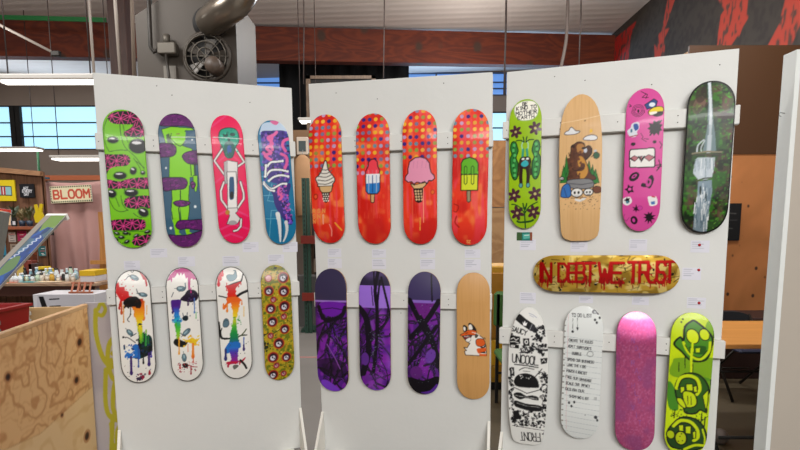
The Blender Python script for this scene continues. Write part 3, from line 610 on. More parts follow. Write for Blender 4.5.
def art_melt3(A):
    A.crop(208, 262, 7.26)
    for x, a, b, w in ((78, 80, 150, 14), (92, 70, 110, 13), (106, 60, 85, 12)): A.drip(x, a, b, w, 'd01830')
    A.L([(130, 170), (190, 150), (240, 138)], 9, '1a1614'); A.L([(240, 138), (250, 110), (258, 85)], 11, '141010'); A.L([(80, 232), (110, 240), (140, 250)], 9, '141010'); A.L([(200, 250), (240, 225), (290, 208)], 18, '141010', 1)
    band(A, [(128, 160), (142, 190), (140, 250)], [(240, 140), (200, 180), (205, 250)], 160, 255, ['d01818', 'd81c14', 'e03010'], 2); A.P([(130, 168), (240, 140), (235, 152), (195, 190), (150, 185)], 'c8141c')
    for x, b in ((222, 175), (238, 160), (135, 195)): A.drip(x, 145, b, 5, 'c8141c')
    A.P([(135, 250), (205, 245), (245, 272), (232, 280), (200, 285), (150, 290), (120, 330), (105, 315), (135, 280)], 'e8641a', 1)
    band(A, [(165, 270), (175, 330), (180, 390), (178, 460)], [(232, 270), (222, 330), (205, 390), (200, 460)], 270, 465, ['e8641a', 'f08c18', 'f0b81a', 'e8d41c', '70b828', '2a9a38'], 3)
    for x, a, b, w, c in ((138, 290, 340, 10, 'e8841a'), (112, 290, 315, 9, 'e87a1a'), (260, 320, 385, 6, 'e8c060'), (245, 280, 300, 6, 'e87a1a')): A.drip(x, a, b, w, c)
    A.P([(135, 100), (150, 88), (185, 90), (195, 70), (205, 78), (208, 110), (185, 130), (150, 130)], '6d8f9c', 1, ol='3a5662', ow=3); A.L([(188, 62), (198, 62), (205, 80)], 7, '55707c'); A.E(130, 422, 20, 27, '5a7684', .1, ol='22323a', ow=3)
    A.splat(20, 160, 380, 240, 450, 2, 5, ['30a040', '208040'], 6)
    A.crop(208, 320, 7.26)
    A.L([(75, 0), (90, 90), (110, 115), (165, 118)], 20, '12100e', 1, w2=12); A.L([(85, 90), (100, 40)], 7, '12100e'); A.L([(210, 120), (235, 105), (280, 105)], 10, '1a2a14', 1); A.L([(240, 105), (265, 80), (278, 62)], 8, '3a4a18')
    band(A, [(178, -10), (165, 60), (155, 110), (160, 165)], [(200, -10), (212, 60), (222, 110), (225, 165)], -10, 165, ['c0c820', '50b030', '189040', '147a50', '1460a0'], 5)
    A.P([(118, 200), (140, 160), (160, 145), (225, 150), (238, 185), (210, 200), (170, 210), (140, 225)], '1d6cc0', 1)
    band(A, [(150, 190), (165, 230), (165, 300)], [(225, 190), (215, 230), (220, 300)], 185, 305, ['2a6cc8', '4a3ab0', '6a2aa0', '8a2090', 'b01870'], 7)
    for x, a, b, w, c in ((127, 195, 260, 15, '2a2a70'), (260, 120, 205, 8, '2a5ab0'), (260, 175, 205, 12, '3a2a70'), (145, 290, 318, 10, 'b01840'), (230, 290, 310, 7, 'c01840')): A.drip(x, a, b, w, c)
    A.P([(130, 292), (165, 285), (230, 290), (272, 265), (265, 285), (238, 305), (215, 295), (200, 312), (180, 300), (150, 312)], 'c0183c', 1); A.L([(235, 285), (265, 320), (280, 350)], 16, '14100e', 1); A.P([(180, 320), (210, 315), (222, 328), (190, 350)], '6a6a64', 1)
    A.E(130, 12, 22, 26, '5a7684', .5, ol='22323a', ow=3); A.splat(16, 90, 130, 300, 340, 2, 4, ['3a3a3a', '2a4a8a'], 8)
def art_eyes(A):
    A.mixn('5a6a12', 50, 14, 5, .4, .55, .8); A.mixn('c89a1c', 40, 12, 9, .62, .7, .7); A.crop(255, 262, 7.26)
    A.splat(520, 45, 15, 290, 880, 1.5, 5, ['2c3a10', '161a08', '3f7030', 'e4d050', 'c88818', '5a6a10'], 3)
    E1 = [(98, 112, 24), (205, 112, 38), (100, 200, 34), (208, 208, 38), (132, 262, 22), (113, 325, 35), (212, 315, 38), (208, 388, 22), (125, 420, 36)]
    E2 = [(215, 58, 34), (112, 97, 22), (172, 157, 38), (130, 255, 38), (228, 262, 34), (155, 318, 22), (133, 388, 36), (210, 385, 22)]
    def eye(x, y, R, pale=False):
        A.E(x, y, R*1.12, R*1.1, 'c8641c'); A.E(x, y, R, R, '8a1c18'); A.E(x, y, R*.78, R*.78, '3a1420' if R > 25 else 'a04a50')
        A.E(x-R*.05, y+R*.12, R*.5, R*.5, 'd8d4dc' if R > 25 else 'd89aa0'); A.E(x-R*.12, y, R*.16, R*.2, '1a1a20'); A.E(x+R*.2, y+R*.22, R*.13, R*.15, '2a2a38'); A.E(x-R*.25, y-R*.45, R*.3, R*.2, '1c1018')
    for a in E1: eye(*a)
    A.E(98, 112, 20, 20, 'd8a0a0'); A.P([(70, 30), (110, 35), (220, 40), (225, 60), (120, 58), (72, 60)], '5a6a14', 1, al=.6); A.E(150, 42, 12, 7, '101008')
    A.crop(255, 320, 7.26)
    for a in E2: eye(*a)
    A.L([(130, 85), (180, 55)], 5, '14200a'); A.L([(62, 95), (95, 75)], 5, '14200a'); A.splat(20, 60, 140, 95, 220, 4, 9, ['101408', '20300c'], 8)
DOTC = ['f0b02c', '8e86a6', '35207a', '9c9440', 'c49cc0', '6c8c9c', 'f2c040', '7a7090', '8fa040', '3a2a80', 'a8a0c0', 'e8a83a']
def art_ice_base(A, seed, hue=('f0462a', 'e83018', 'f57a3c', 'cc1c14')):
    A.mixn(hue[1], 10, 6, seed, .4, .6, .9); A.mixn(hue[2], 16, 5, seed+1, .58, .75, .9); A.mixn('f04860', 6, 14, seed+2, .55, .75, .7)
    A.mixn(hue[3], 7, 3, seed+3, .6, .8, .8)
    m = vnoise(A.H, A.W, 10, 40, seed+4) > .68; yy = np.linspace(0, 1, A.H)[:, None]
    A.a[m & (yy > .25) & (yy < .8)] = A.a[m & (yy > .25) & (yy < .8)]*.75+np.array([250, 130, 110], np.float32)*.25
    f = np.clip((yy-.82)/.18, 0, 1)[..., None]*.55; A.a = A.a*(1-f)+np.array([190, 16, 14], np.float32)*f
def dots(A, x0, y0, cols, rows, dx, dy, r, seed):
    rn = random.Random(seed)
    for j in range(rows):
        for i in range(cols): A.E(x0+i*dx+rn.uniform(-1, 1), y0+j*dy+rn.uniform(-1, 1)+(i % 2)*0, r, r, rn.choice(DOTC))
def art_soft(A):
    art_ice_base(A, 11); A.crop(305, 110, 6.42); dots(A, 36, 34, 6, 9, 38, 40, 12.5, 2)
    A.crop(305, 165, 6.42)   # cone, traced in its own frame
    O = '1a1412'
    A.P([(70, 80), (90, 60), (110, 30), (128, -25), (140, -28), (150, 20), (165, 45), (185, 70), (195, 95), (180, 120), (175, 135), (90, 132), (85, 115)], 'e9e4da', 1, ol=O, ow=6)
    for y, a in ((10, .0), (32, 0), (55, 0), (78, 0), (100, 0)): A.L([(100-y*.2, y+12), (140, y+18), (170+y*.15, y)], 6, '6a655e', 1)
    A.P([(92, 130), (180, 130), (172, 165), (158, 172), (115, 172), (102, 160)], 'd8b27c', 0, ol=O, ow=5); A.P([(112, 172), (160, 172), (150, 225), (138, 235), (124, 225)], '1c1614', 0, ol=O, ow=5)
    for i in range(3):
        for j in range(4): A.E(120+i*14+(j % 2)*5, 182+j*14, 5, 5, 'e8e0d0')
    A.crop(305, 178, 6.42)
    for i, x in enumerate((60, 92, 125)):
        for j, y in enumerate((205, 240, 272)):
            if (i, j) != (2, 2) and (i, j) != (1, 2): A.txt('RSNASEN'[i+j], x-9, y-12, 24, 'f09a50', 6)
    A.L([(195, 285), (215, 310), (235, 332)], 10, 'f0a030'); A.L([(118, 230), (118, 290)], 6, 'f8b0a0'); A.L([(158, 295), (170, 330), (168, 370)], 7, 'f09080', 1); A.E(70, 112, 16, 20, 'b02818'); A.E(70, 112, 9, 12, 'e85a30')
def art_rocket(A):
    art_ice_base(A, 21); A.crop(350, 110, 6.42); dots(A, 46, 20, 6, 10, 38.5, 42, 12.5, 5); O = '241a20'
    p = [(122, 330), (140, 312), (160, 312), (178, 330), (180, 358), (192, 385), (192, 460), (102, 460), (104, 385), (118, 358)]; A.P(p, 'f04050', 0, ol=O, ow=6)
    A.P([(105, 410), (190, 410), (192, 470), (103, 470)], 'eef0f4'); 
    for x in (122, 147, 172): A.L([(x, 385), (x, 470)], 9, 'f07a84' if x != 147 else 'e85a68')
    A.crop(350, 178, 6.42); A.P([(103, -20), (194, -20), (194, 75), (178, 95), (118, 95), (103, 75)], '2a7cc8', 0, ol=O, ow=6); A.P([(105, -30), (192, -30), (192, 25), (105, 30)], 'eef0f4')
    for x in (122, 147, 172): A.L([(x, -20), (x, 84)], 6, '9ab0d0' if x != 147 else '1a4a8a')
    A.P([(135, 97), (160, 97), (158, 148), (148, 154), (136, 148)], 'd8a870', 0, ol=O, ow=5)
def art_scoop(A):
    art_ice_base(A, 31); A.crop(397, 105, 6.42); dots(A, 48, 38, 6, 8, 39, 41.5, 12.5, 9); O = '1c1214'
    A.crop(397, 105, 6.42)
    A.P([(72, 400), (82, 358), (118, 334), (150, 330), (185, 340), (208, 368), (214, 408), (222, 432), (240, 450), (242, 468), (225, 482), (205, 480), (195, 500), (178, 486), (155, 496), (130, 488), (110, 502), (95, 486), (72, 488), (52, 472), (55, 450), (72, 430)], 'e896b4', 0, ol=O, ow=6)
    for x in (110, 135, 165, 190): A.L([(x, 355), (x-5, 400)], 4, 'd884a8')
    A.crop(397, 175, 6.42)
    A.P([(88, 45), (112, 58), (150, 48), (188, 42), (188, 58), (165, 80), (112, 82), (95, 62)], 'e0b880', 0, ol=O, ow=5); A.P([(108, 82), (168, 82), (160, 165), (140, 172), (120, 160)], '241a16', 0, ol=O, ow=5)
    for i in range(3):
        for j in range(4): A.P([(112+i*18+j*2, 96+j*18), (122+i*17+j*2, 88+j*18), (130+i*16+j*2, 98+j*18), (120+i*17+j*2, 106+j*18)], 'dcb888')
    A.E(230, 105, 12, 14, 'e86a20', ol='c03010', ow=5); A.L([(150, 270), (148, 350)], 7, 'f0a040'); A.L([(170, 80), (172, 300)], 4, 'f8a080'); A.L([(100, 130), (102, 330)], 4, 'f07850')
def art_pop(A):
    art_ice_base(A, 41); A.crop(447, 105, 6.42); dots(A, 52, 32, 6, 8, 42, 41.5, 12.5, 13); O = '142008'
    A.P([(92, 480), (92, 370), (105, 345), (145, 332), (185, 345), (200, 370), (200, 480)], '62b41c', 0, ol=O, ow=7)
    A.crop(447, 175, 6.42); A.P([(92, -10), (200, -10), (197, 92), (90, 92)], 'd8e028', 0, ol=O, ow=7); A.P([(92, -20), (105, -8), (118, -22), (135, -8), (150, -22), (165, -8), (180, -20), (200, -10), (200, -30), (92, -30)], '62b41c')
    for x in (120, 165): A.L([(x-9, 45), (x-9, -55), (x, -64), (x+9, -55), (x+9, 45), (x, 54), (x-9, 45)], 5, '2c5a10')
    A.P([(128, 95), (152, 95), (152, 160), (140, 170), (128, 160)], '9c8c6c', 0, ol='3a3028', ow=5)
    A.L([(45, 180), (75, 195), (60, 230), (40, 225)], 6, 'a01c10', 1); A.L([(60, 260), (50, 300), (75, 330)], 9, 'b0200f', 1); A.txt('SZ', 125, 418, 18, 'f0b060', 4)
def art_purple(seed, mode):
    def f(A):
        r = random.Random(seed); A.mixn('8424a4', 14, 5, seed, .45, .65, .8); A.mixn('2a0c40', 10, 4, seed+1, .6, .75, .6)
        W = 100.; (tx, ty), (bx, by), w = A.fx; A.tf0 = lambda x, y: (x/100, y/400); A.crop(0, 0, 1)
        A.mixn('8a2ab0', 20, 7, seed+4, .6, .7, .6)
        for k in range(36):
            x, y = r.uniform(-10, 110), r.uniform(70, 420); a = r.uniform(0, 6.28); pts = [(x, y)]
            for _ in range(5): a += r.uniform(-.7, .7); x += 42*math.cos(a); y += 55*math.sin(a); pts.append((x, y))
            wd = r.uniform(2.5, 8); A.L(pts, wd, '120a18', 1); A.L([(p[0]+wd*.18, p[1]) for p in pts], max(1, wd*.14), r.choice(['4a3a58', '3a2a4a', '6a3a8a']), 1)
            if k % 4 == 0:
                q = smooth(pts, False, 4)
                for p in q[::2]: A.L([(p[0]-wd*.5, p[1]), (p[0]+wd*.5, p[1]+2)], 1.5, '43305a')
        for k in range(16):
            x, y = r.uniform(5, 85), r.uniform(110, 385); a = r.uniform(.4, 1.3)*r.choice((-1, 1)); l_ = r.uniform(18, 38)
            p = [(x, y), (x+l_*.5*math.cos(a)+4, y+l_*math.sin(a)*.5), (x+l_*math.cos(a), y+l_*math.sin(a))]; A.L(p, 5.5, '0f0814', 1); A.L(p, 2.2, r.choice(['6a2a96', '4c2a70', '7e34b0', '3c3050']), 1)
        if mode == 0:
            A.P([(0, 0), (100, 0), (100, 100), (0, 100)], '37304e'); A.P([(0, 98), (100, 98), (100, 104), (0, 104)], '9a72c8'); A.P([(18, 106), (90, 106), (84, 135), (55, 150), (22, 138)], '6a1aa0', 1); A.L([(16, 128), (55, 122), (90, 128)], 2.5, '1c0a28')  # greyish nose and lilac line paint in a ceiling reflection
            A.L([(12, 120), (30, 160), (80, 150), (95, 120)], 12, '140a1a', 1)
            for i in range(5): A.L([(72+i*4, 205-i*12), (90+i*2, 200-i*12)], 4, '1a0a22')
            A.splat(160, 45, 210, 85, 300, .6, 1.4, ['7a6a8a', '0c0810', '0c0810'], 4); A.P([(5, 295), (60, 285), (95, 310), (90, 345), (50, 350), (10, 330)], '140a18', 1, al=.6); A.L([(35, 240), (60, 285), (75, 320)], 3, '8a4aa8'); A.P([(10, 365), (30, 362), (70, 396), (40, 400), (15, 385)], '7a3ac8', 1)
        elif mode == 1:
            A.P([(0, 0), (100, 0), (100, 48), (0, 48)], '2c2440'); A.P([(0, 46), (100, 46), (100, 118), (0, 118)], '9a6ed8'); A.mixn('b890ee', 9, 3, 8, .5, .8, .25)  # top tones and pale violet band paint in the lit ceiling's reflection
            for l, wd in (([(60, -5), (52, 60), (58, 130), (55, 240), (45, 330)], 11), ([(45, 0), (52, 80), (62, 150)], 5), ([(70, 20), (88, 90), (98, 140)], 7), ([(40, 50), (46, 110)], 3), ([(66, 30), (60, 110), (62, 200)], 7), ([(0, 120), (25, 160), (30, 260), (10, 340)], 20)): A.L(l, wd, '150c1c', 1)
            for i in range(12): A.L([(62, 150+i*12), (74, 156+i*12)], 3, '150c1c')
            A.E(18, 290, 13, 22, '5c2a8a'); A.E(28, 355, 13, 12, '6a2a90'); A.P([(0, 392), (30, 396), (75, 396), (90, 385), (100, 400), (0, 400)], '7a3ac0'); A.splat(120, 30, 200, 75, 350, .6, 1.3, ['7a8aa0', '0c0810'], 5)
        else:
            A.P([(0, 0), (100, 0), (100, 90), (0, 90)], '403660'); A.P([(10, 88), (100, 88), (100, 97), (10, 97)], '8a68c4'); A.P([(10, 97), (95, 97), (80, 140), (45, 170), (15, 150)], '6a2080')  # greyish nose and pale line beneath it are a painted ceiling reflection
            for l, wd in (([(5, 90), (40, 160), (80, 230), (95, 300)], 16), ([(95, 90), (60, 150), (10, 210)], 16), ([(70, 10), (75, 90)], 5), ([(90, 170), (30, 260), (0, 300)], 12), ([(40, 140), (70, 190), (95, 260)], 9)): A.L(l, wd, '130b1a', 1)
            A.E(72, 268, 15, 24, '6a3aa0', .3); A.E(28, 325, 20, 22, '5e2078'); A.P([(0, 345), (50, 350), (100, 335), (100, 400), (0, 400)], '0e0812', 1); A.P([(40, 395), (70, 385), (92, 360), (95, 372), (80, 398)], '5a2a98', 1); A.splat(120, 20, 100, 90, 360, .5, 1.2, ['8a9ab0', '0c0810'], 6)
    return f
def art_natural(A, c2='b98648', grain=True):
    m = vnoise(A.H, A.W, 6, 60, 4)
    f = (np.clip((m-.4)*2, 0, 1)*.28)[..., None]; A.a = A.a*(1-f)+np.array([c*255 for c in A.c(c2)], np.float32)*f
def art_fox(A):
    art_natural(A); A.crop(450, 310, 9.0); K = '16120e'; W = 'eee9e0'; Or = 'dc5a18'
    A.P([(105, 210), (150, 205), (200, 200), (240, 190), (300, 230), (325, 300), (330, 390), (140, 385), (130, 350), (150, 345), (125, 320), (155, 320), (180, 280), (150, 265)], W, 0, ol=K, ow=6)
    A.P([(235, 250), (262, 235), (300, 240), (318, 275), (300, 300), (262, 305), (238, 290)], Or, 1, ol=K, ow=5); A.P([(245, 325), (290, 318), (325, 320), (315, 355), (262, 368), (245, 350)], Or, 1); A.P([(262, 372), (330, 372), (332, 392), (270, 390)], Or)
    A.P([(255, 300), (300, 310), (320, 290), (322, 310), (290, 322)], K); A.P([(262, 358), (318, 350), (322, 368)], K)
    A.P([(118, 125), (135, 118), (160, 140), (150, 170), (122, 175)], K, 1); A.P([(122, 135), (140, 140), (138, 168), (125, 165)], W, 1)
    A.P([(165, 110), (185, 98), (225, 130), (240, 170), (215, 180), (180, 160)], K, 1); A.P([(170, 120), (190, 112), (205, 145), (190, 165), (172, 150)], W, 1)
    A.P([(90, 208), (130, 185), (160, 165), (200, 160), (240, 172), (225, 205), (170, 205), (120, 215)], Or, 1, ol=K, ow=4); A.P([(120, 215), (200, 210), (180, 240), (150, 255), (125, 235)], '7a1c2a', 0, ol=K, ow=4); A.P([(140, 250), (180, 225), (190, 245), (165, 270)], W, 1, ol=K, ow=3)
    for x in (128, 140, 152, 165): A.P([(x, 214), (x+9, 214), (x+4, 228)], W)
    A.E(240, 210, 14, 22, '4a4640', .5); A.L([(200, 180), (240, 190), (265, 205)], 6, W); A.L([(310, 225), (318, 240)], 6, K); A.L([(140, 192), (160, 186)], 5, K)
def flower(A, x, y, r, c='4a2034'):
    for k in range(6): a = k*1.047+.3; A.E(x+r*.55*math.cos(a), y+r*.6*math.sin(a), r*.48, r*.26, c, a)
    A.E(x, y, r*.2, r*.2, 'c8c070')
def art_earth(A):
    A.mixn('8ab010', 12, 3, 3, .5, .8, .6); A.crop(500, 95, 6.42)
    A.P([(95, 120), (92, 75), (120, 48), (165, 38), (215, 48), (242, 85), (240, 130), (215, 160), (165, 168), (120, 158)], 'f4f2e6', 1, ol='9ab87a', ow=4)
    A.txt('BE', 143, 47, 22, '101010', 4.4, 0, 1.3); A.txt('KIND TO', 104, 75, 22, '101010', 4.4, -.04, 1.35, .68); A.txt('MOTHER', 102, 106, 24, '101010', 4.4, -.03, 1.4, .68); A.txt('EARTH', 114, 137, 21, '101010', 4.4, -.03, 1.4, .75)
    flower(A, 102, 235, 40); flower(A, 226, 220, 42)
    G1, G2 = '2a7a34', '0f3a1a'
    for s in (-1, 1):
        c = 162; X = lambda x: c+s*x
        A.P([(X(50), 330), (X(62), 300), (X(85), 300), (X(95), 340), (X(85), 375), (X(98), 410), (X(90), 500), (X(70), 540), (X(48), 520), (X(45), 440), (X(58), 400), (X(45), 360)], G1, 1, ol=G2, ow=7)
        for q in range(7): A.E(X(70+6*math.sin(q*2)), 320+q*32, 9, 11, '55b860'); A.E(X(74), 334+q*32, 4, 5, G2)
        A.L([(X(14), 400), (X(16), 360), (X(20), 320), (X(8), 290)], 8, 'a8d8b0', 1); A.L([(X(16), 400), (X(12), 350)], 14, '2f9a80'); A.L([(X(5), 305), (X(30), 290), (X(55), 292)], 7, G2, 1); A.L([(X(6), 300), (X(12), 270)], 7, G2)
    A.P([(128, 420), (142, 400), (185, 400), (198, 420), (195, 450), (175, 470), (150, 470), (130, 450)], '3a2018', 1, ol='140c08', ow=5); A.E(163, 440, 22, 20, '46a8a8'); A.E(150, 410, 10, 7, 'e8f0e8'); A.E(178, 410, 10, 7, 'e8f0e8'); A.E(163, 425, 8, 6, '60c8d0')
    A.crop(500, 162, 6.42)
    for s in (-1, 1):
        X = lambda x: 158+s*x
        A.L([(X(16), 20), (X(24), 80), (X(22), 130)], 22, '2e1a12', 1); A.L([(X(30), 0), (X(40), 60), (X(42), 80)], 12, '3a2a18', 1); A.E(X(23), 148, 12, 15, '5aa0a0', ol='1a2a2a', ow=4)
    A.E(160, 12, 24, 18, '35b0b8')
    flower(A, 92, 210, 44); flower(A, 226, 205, 44); flower(A, 110, 325, 46); flower(A, 215, 320, 44)
    g = '184a1c'
    A.L([(160, 425), (158, 340), (160, 290)], 8, g); A.L([(158, 330), (130, 290), (95, 270), (75, 268)], 7, g, 1); A.L([(158, 330), (190, 285), (240, 258)], 7, g, 1); A.L([(160, 385), (120, 385), (108, 378)], 12, g, 1); A.L([(162, 385), (195, 380), (212, 372)], 12, g, 1)
    for s in (-1, 1): A.L([(160+s*5, 300), (160+s*12, 265)], 9, g)
def art_bear(A):
    art_natural(A, 'c08c54'); K = '14100c'; A.crop(550, 90, 5.77)
    for pts in ([(85, 250), (92, 235), (108, 230), (122, 212), (140, 225), (150, 235), (172, 238), (165, 248), (130, 255)], [(192, 285), (205, 272), (235, 265), (262, 270), (272, 285), (255, 296), (205, 292)]): A.P(pts, 'e4e4e6', 1, ol='3a3a44', ow=4)
    A.E(236, 242, 9, 10, 'e8b820'); A.L([(60, 185), (170, 175), (300, 158)], 2.5, 'f4dcb4'); A.E(202, 182, 5, 4, '6a4a28')
    A.crop(550, 140, 5.77); B1, B2 = '5a3018', '2e160a'
    for x, y, h in ((95, 80, 150), (78, 140, 100), (112, 110, 100), (225, 120, 110), (245, 145, 110), (262, 170, 80)): A.P([(x, y), (x+22, y+h), (x-22, y+h)], '257a2c', 0, ol='0f3a14', ow=3)
    A.P([(100, 225), (110, 180), (105, 140), (115, 100), (120, 60), (122, 35), (140, 22), (165, 10), (195, 20), (205, 45), (225, 40), (242, 55), (238, 85), (215, 110), (205, 120), (222, 160), (235, 195), (262, 215), (255, 232), (190, 228), (140, 235)], B1, 1, ol=K, ow=4)
    A.P([(165, 95), (190, 100), (215, 150), (218, 190), (190, 225), (165, 210), (155, 170), (160, 130)], 'c48a34', 1); A.P([(155, 30), (185, 22), (205, 50), (185, 75), (160, 70)], 'b07a3c', 1)
    A.E(133, 35, 12, 12, B2); A.L([(110, 110), (130, 160), (180, 165), (190, 145)], 26, B1, 1); A.L([(118, 130), (140, 172), (190, 160)], 5, B2, 1); A.P([(200, 50), (222, 35), (240, 52), (230, 90), (208, 110), (198, 85)], '452412', 1, ol=K, ow=3); A.E(205, 62, 10, 14, 'c8ccd8'); A.E(195, 48, 12, 7, '1c1410')
    A.splat(60, 105, 40, 180, 220, 3, 8, ['4a2612', '6a3a1e'], 4)
    A.P([(250, 85), (268, 75), (285, 90), (275, 110), (255, 108)], '2a5a3a', 1, ol=K, ow=3); A.E(260, 68, 9, 7, 'b8c0c8'); A.L([(248, 92), (240, 100)], 4, K)
    A.P([(100, 228), (200, 222), (245, 235), (250, 268), (200, 280), (120, 270)], '7e7e80', 1, ol='26262a', ow=4); A.L([(110, 245), (180, 255), (245, 248)], 5, '4a4a50')
    A.P([(70, 265), (95, 245), (115, 260), (118, 320), (65, 322), (62, 295)], '2f6cb4', 1, ol='122a4a', ow=5); A.L([(80, 270), (95, 320)], 4, '1a3a6a')
    for x, y, r in ((155, 300, 34), (222, 300, 27), (66, 215, 14)): A.E(x, y, r, r*.75, 'e6e4e0', ol=K, ow=5); A.E(x-r*.35, y, r*.2, r*.25, K); A.E(x+r*.3, y, r*.2, r*.25, K); A.L([(x-r*.3, y+r*.5), (x+r*.3, y+r*.5)], 3, K)
    A.P([(245, 280), (265, 268), (290, 275), (298, 298), (262, 308)], '6a3414', 1, ol=K, ow=3); A.L([(150, 340), (175, 348), (200, 335)], 14, 'dcdad6'); A.L([(120, 330), (210, 330)], 4, '3a2a1a'); A.splat(60, 75, 320, 290, 400, 1.5, 3.5, ['6a4a2a', '8a6a44'], 7)
def art_sticker(A):
    K = '1a0e18'; A.crop(615, 85, 6.43)
    def rough(x, y, r, n, seed, col=K, k=.6):
        q = random.Random(seed); A.P([(x+(r if i % 2 else r*k)*q.uniform(.85, 1.15)*math.cos(i*math.pi/n), y+(r if i % 2 else r*k)*q.uniform(.85, 1.15)*math.sin(i*math.pi/n)) for i in range(2*n)], col)
    def ring(x, y, r, n=3):
        for k in range(n): A.L([(x+(r-k*9)*math.cos(t)*(1+.08*math.sin(5*t)), y+(r-k*9)*math.sin(t)) for t in np.linspace(0, 6.28, 18)], 2.5, K)
    A.L([(170, 40), (200, 60), (175, 80), (215, 85)], 4, K); A.L([(195, 55), (210, 65), (198, 90)], 4, K); A.L([(95, 120), (105, 132), (92, 136)], 5, K)
    ring(148, 165, 40); A.E(150, 168, 6, 12, K); A.L([(130, 150), (135, 160)], 4, K)
    A.P([(190, 130), (250, 95), (272, 112), (262, 148), (205, 160)], '2c4a86', 0, ol=K, ow=4); A.E(238, 132, 20, 14, 'dfe6ee'); A.P([(215, 175), (250, 150), (300, 150), (308, 178), (262, 190), (225, 200)], 'e8cc28', 1, ol=K, ow=4); A.P([(230, 190), (300, 178), (305, 200), (265, 212)], K, 1); A.P([(222, 182), (262, 178), (265, 190), (230, 198)], 'f2ece0', 1)
    A.P([(78, 290), (100, 270), (110, 245), (150, 240), (155, 275), (140, 300), (145, 322), (110, 332), (88, 318)], 'd8dce6', 1); A.P([(118, 252), (145, 250), (150, 280), (128, 290)], '28509c', 1); A.E(105, 290, 7, 12, '3a6a8a'); A.L([(95, 328), (145, 320)], 6, 'a02a30')
    rough(258, 282, 50, 9, 3, K, .7); A.L([(225, 325), (245, 300)], 10, K); A.L([(285, 250), (295, 238)], 10, K)
    A.E(116, 376, 15, 11, K); A.E(253, 369, 12, 10, K); A.L([(165, 310), (180, 335), (170, 345), (200, 365)], 3, K); A.L([(185, 345), (215, 350)], 3, K); A.L([(285, 370), (300, 390), (290, 410)], 5, K)
    A.crop(612, 155, 5.625)
    A.P([(98, -25), (105, -35), (232, -38), (240, -30), (240, 62), (235, 68), (105, 66), (98, 60)], 'ece8e4', 0, ol=K, ow=6)
    A.L([(100, 14), (125, 28), (150, 8), (165, 30), (180, 8), (210, 30), (240, 10)], 9, '1c1014'); A.P([(105, 12), (125, 0), (148, 12), (128, 32)], 'b87078', 0, ol=K, ow=3); A.P([(180, 12), (205, -2), (238, 12), (208, 34)], 'b87078', 0, ol=K, ow=3); A.P([(158, 5), (170, 5), (164, 38)], 'b87078', 0, ol=K, ow=3)
    for pts in ([(245, 60), (275, 55), (260, 80)], [(262, 30), (270, 60), (250, 90)], [(255, 70), (282, 65), (284, 95)]): A.L(pts, 5, K)
    A.E(124, 118, 32, 22, K, -.6); A.E(124, 116, 18, 9, 'c83c94', -.6); A.E(124, 116, 7, 4, K, -.6)
    A.P([(205, 125), (225, 112), (235, 140), (215, 185), (195, 180), (165, 175), (170, 155), (200, 160)], K, 1); A.E(205, 155, 16, 24, 'c83c94', .3); A.E(205, 150, 6, 10, K)
    rough(98, 188, 28, 5, 5, K, .55); A.E(98, 188, 10, 9, 'e050a8'); A.P([(62, 240), (100, 232), (110, 262), (85, 280), (60, 268)], 'e8e4e4', 1); rough(85, 250, 20, 5, 8, K, .5); A.E(85, 262, 8, 8, '4a8a9a')
    A.P([(200, 235), (215, 232), (245, 232), (255, 255), (250, 280), (215, 285), (205, 262)], 'eeeae8', 1); A.L([(225, 232), (240, 236)], 7, 'c02838'); A.P([(218, 262), (240, 258), (242, 275), (222, 278)], '4a78b8')
    rough(135, 300, 24, 6, 9, K, .4); A.E(157, 296, 14, 12, 'd040a0', ol='8a2068', ow=2); rough(210, 350, 38, 9, 12, K, .5); A.E(124, 365, 20, 24, K, -.3); A.E(122, 365, 8, 12, 'd040a0', -.3); A.L([(70, 330), (60, 355), (80, 370), (95, 350)], 3, '8a2068')
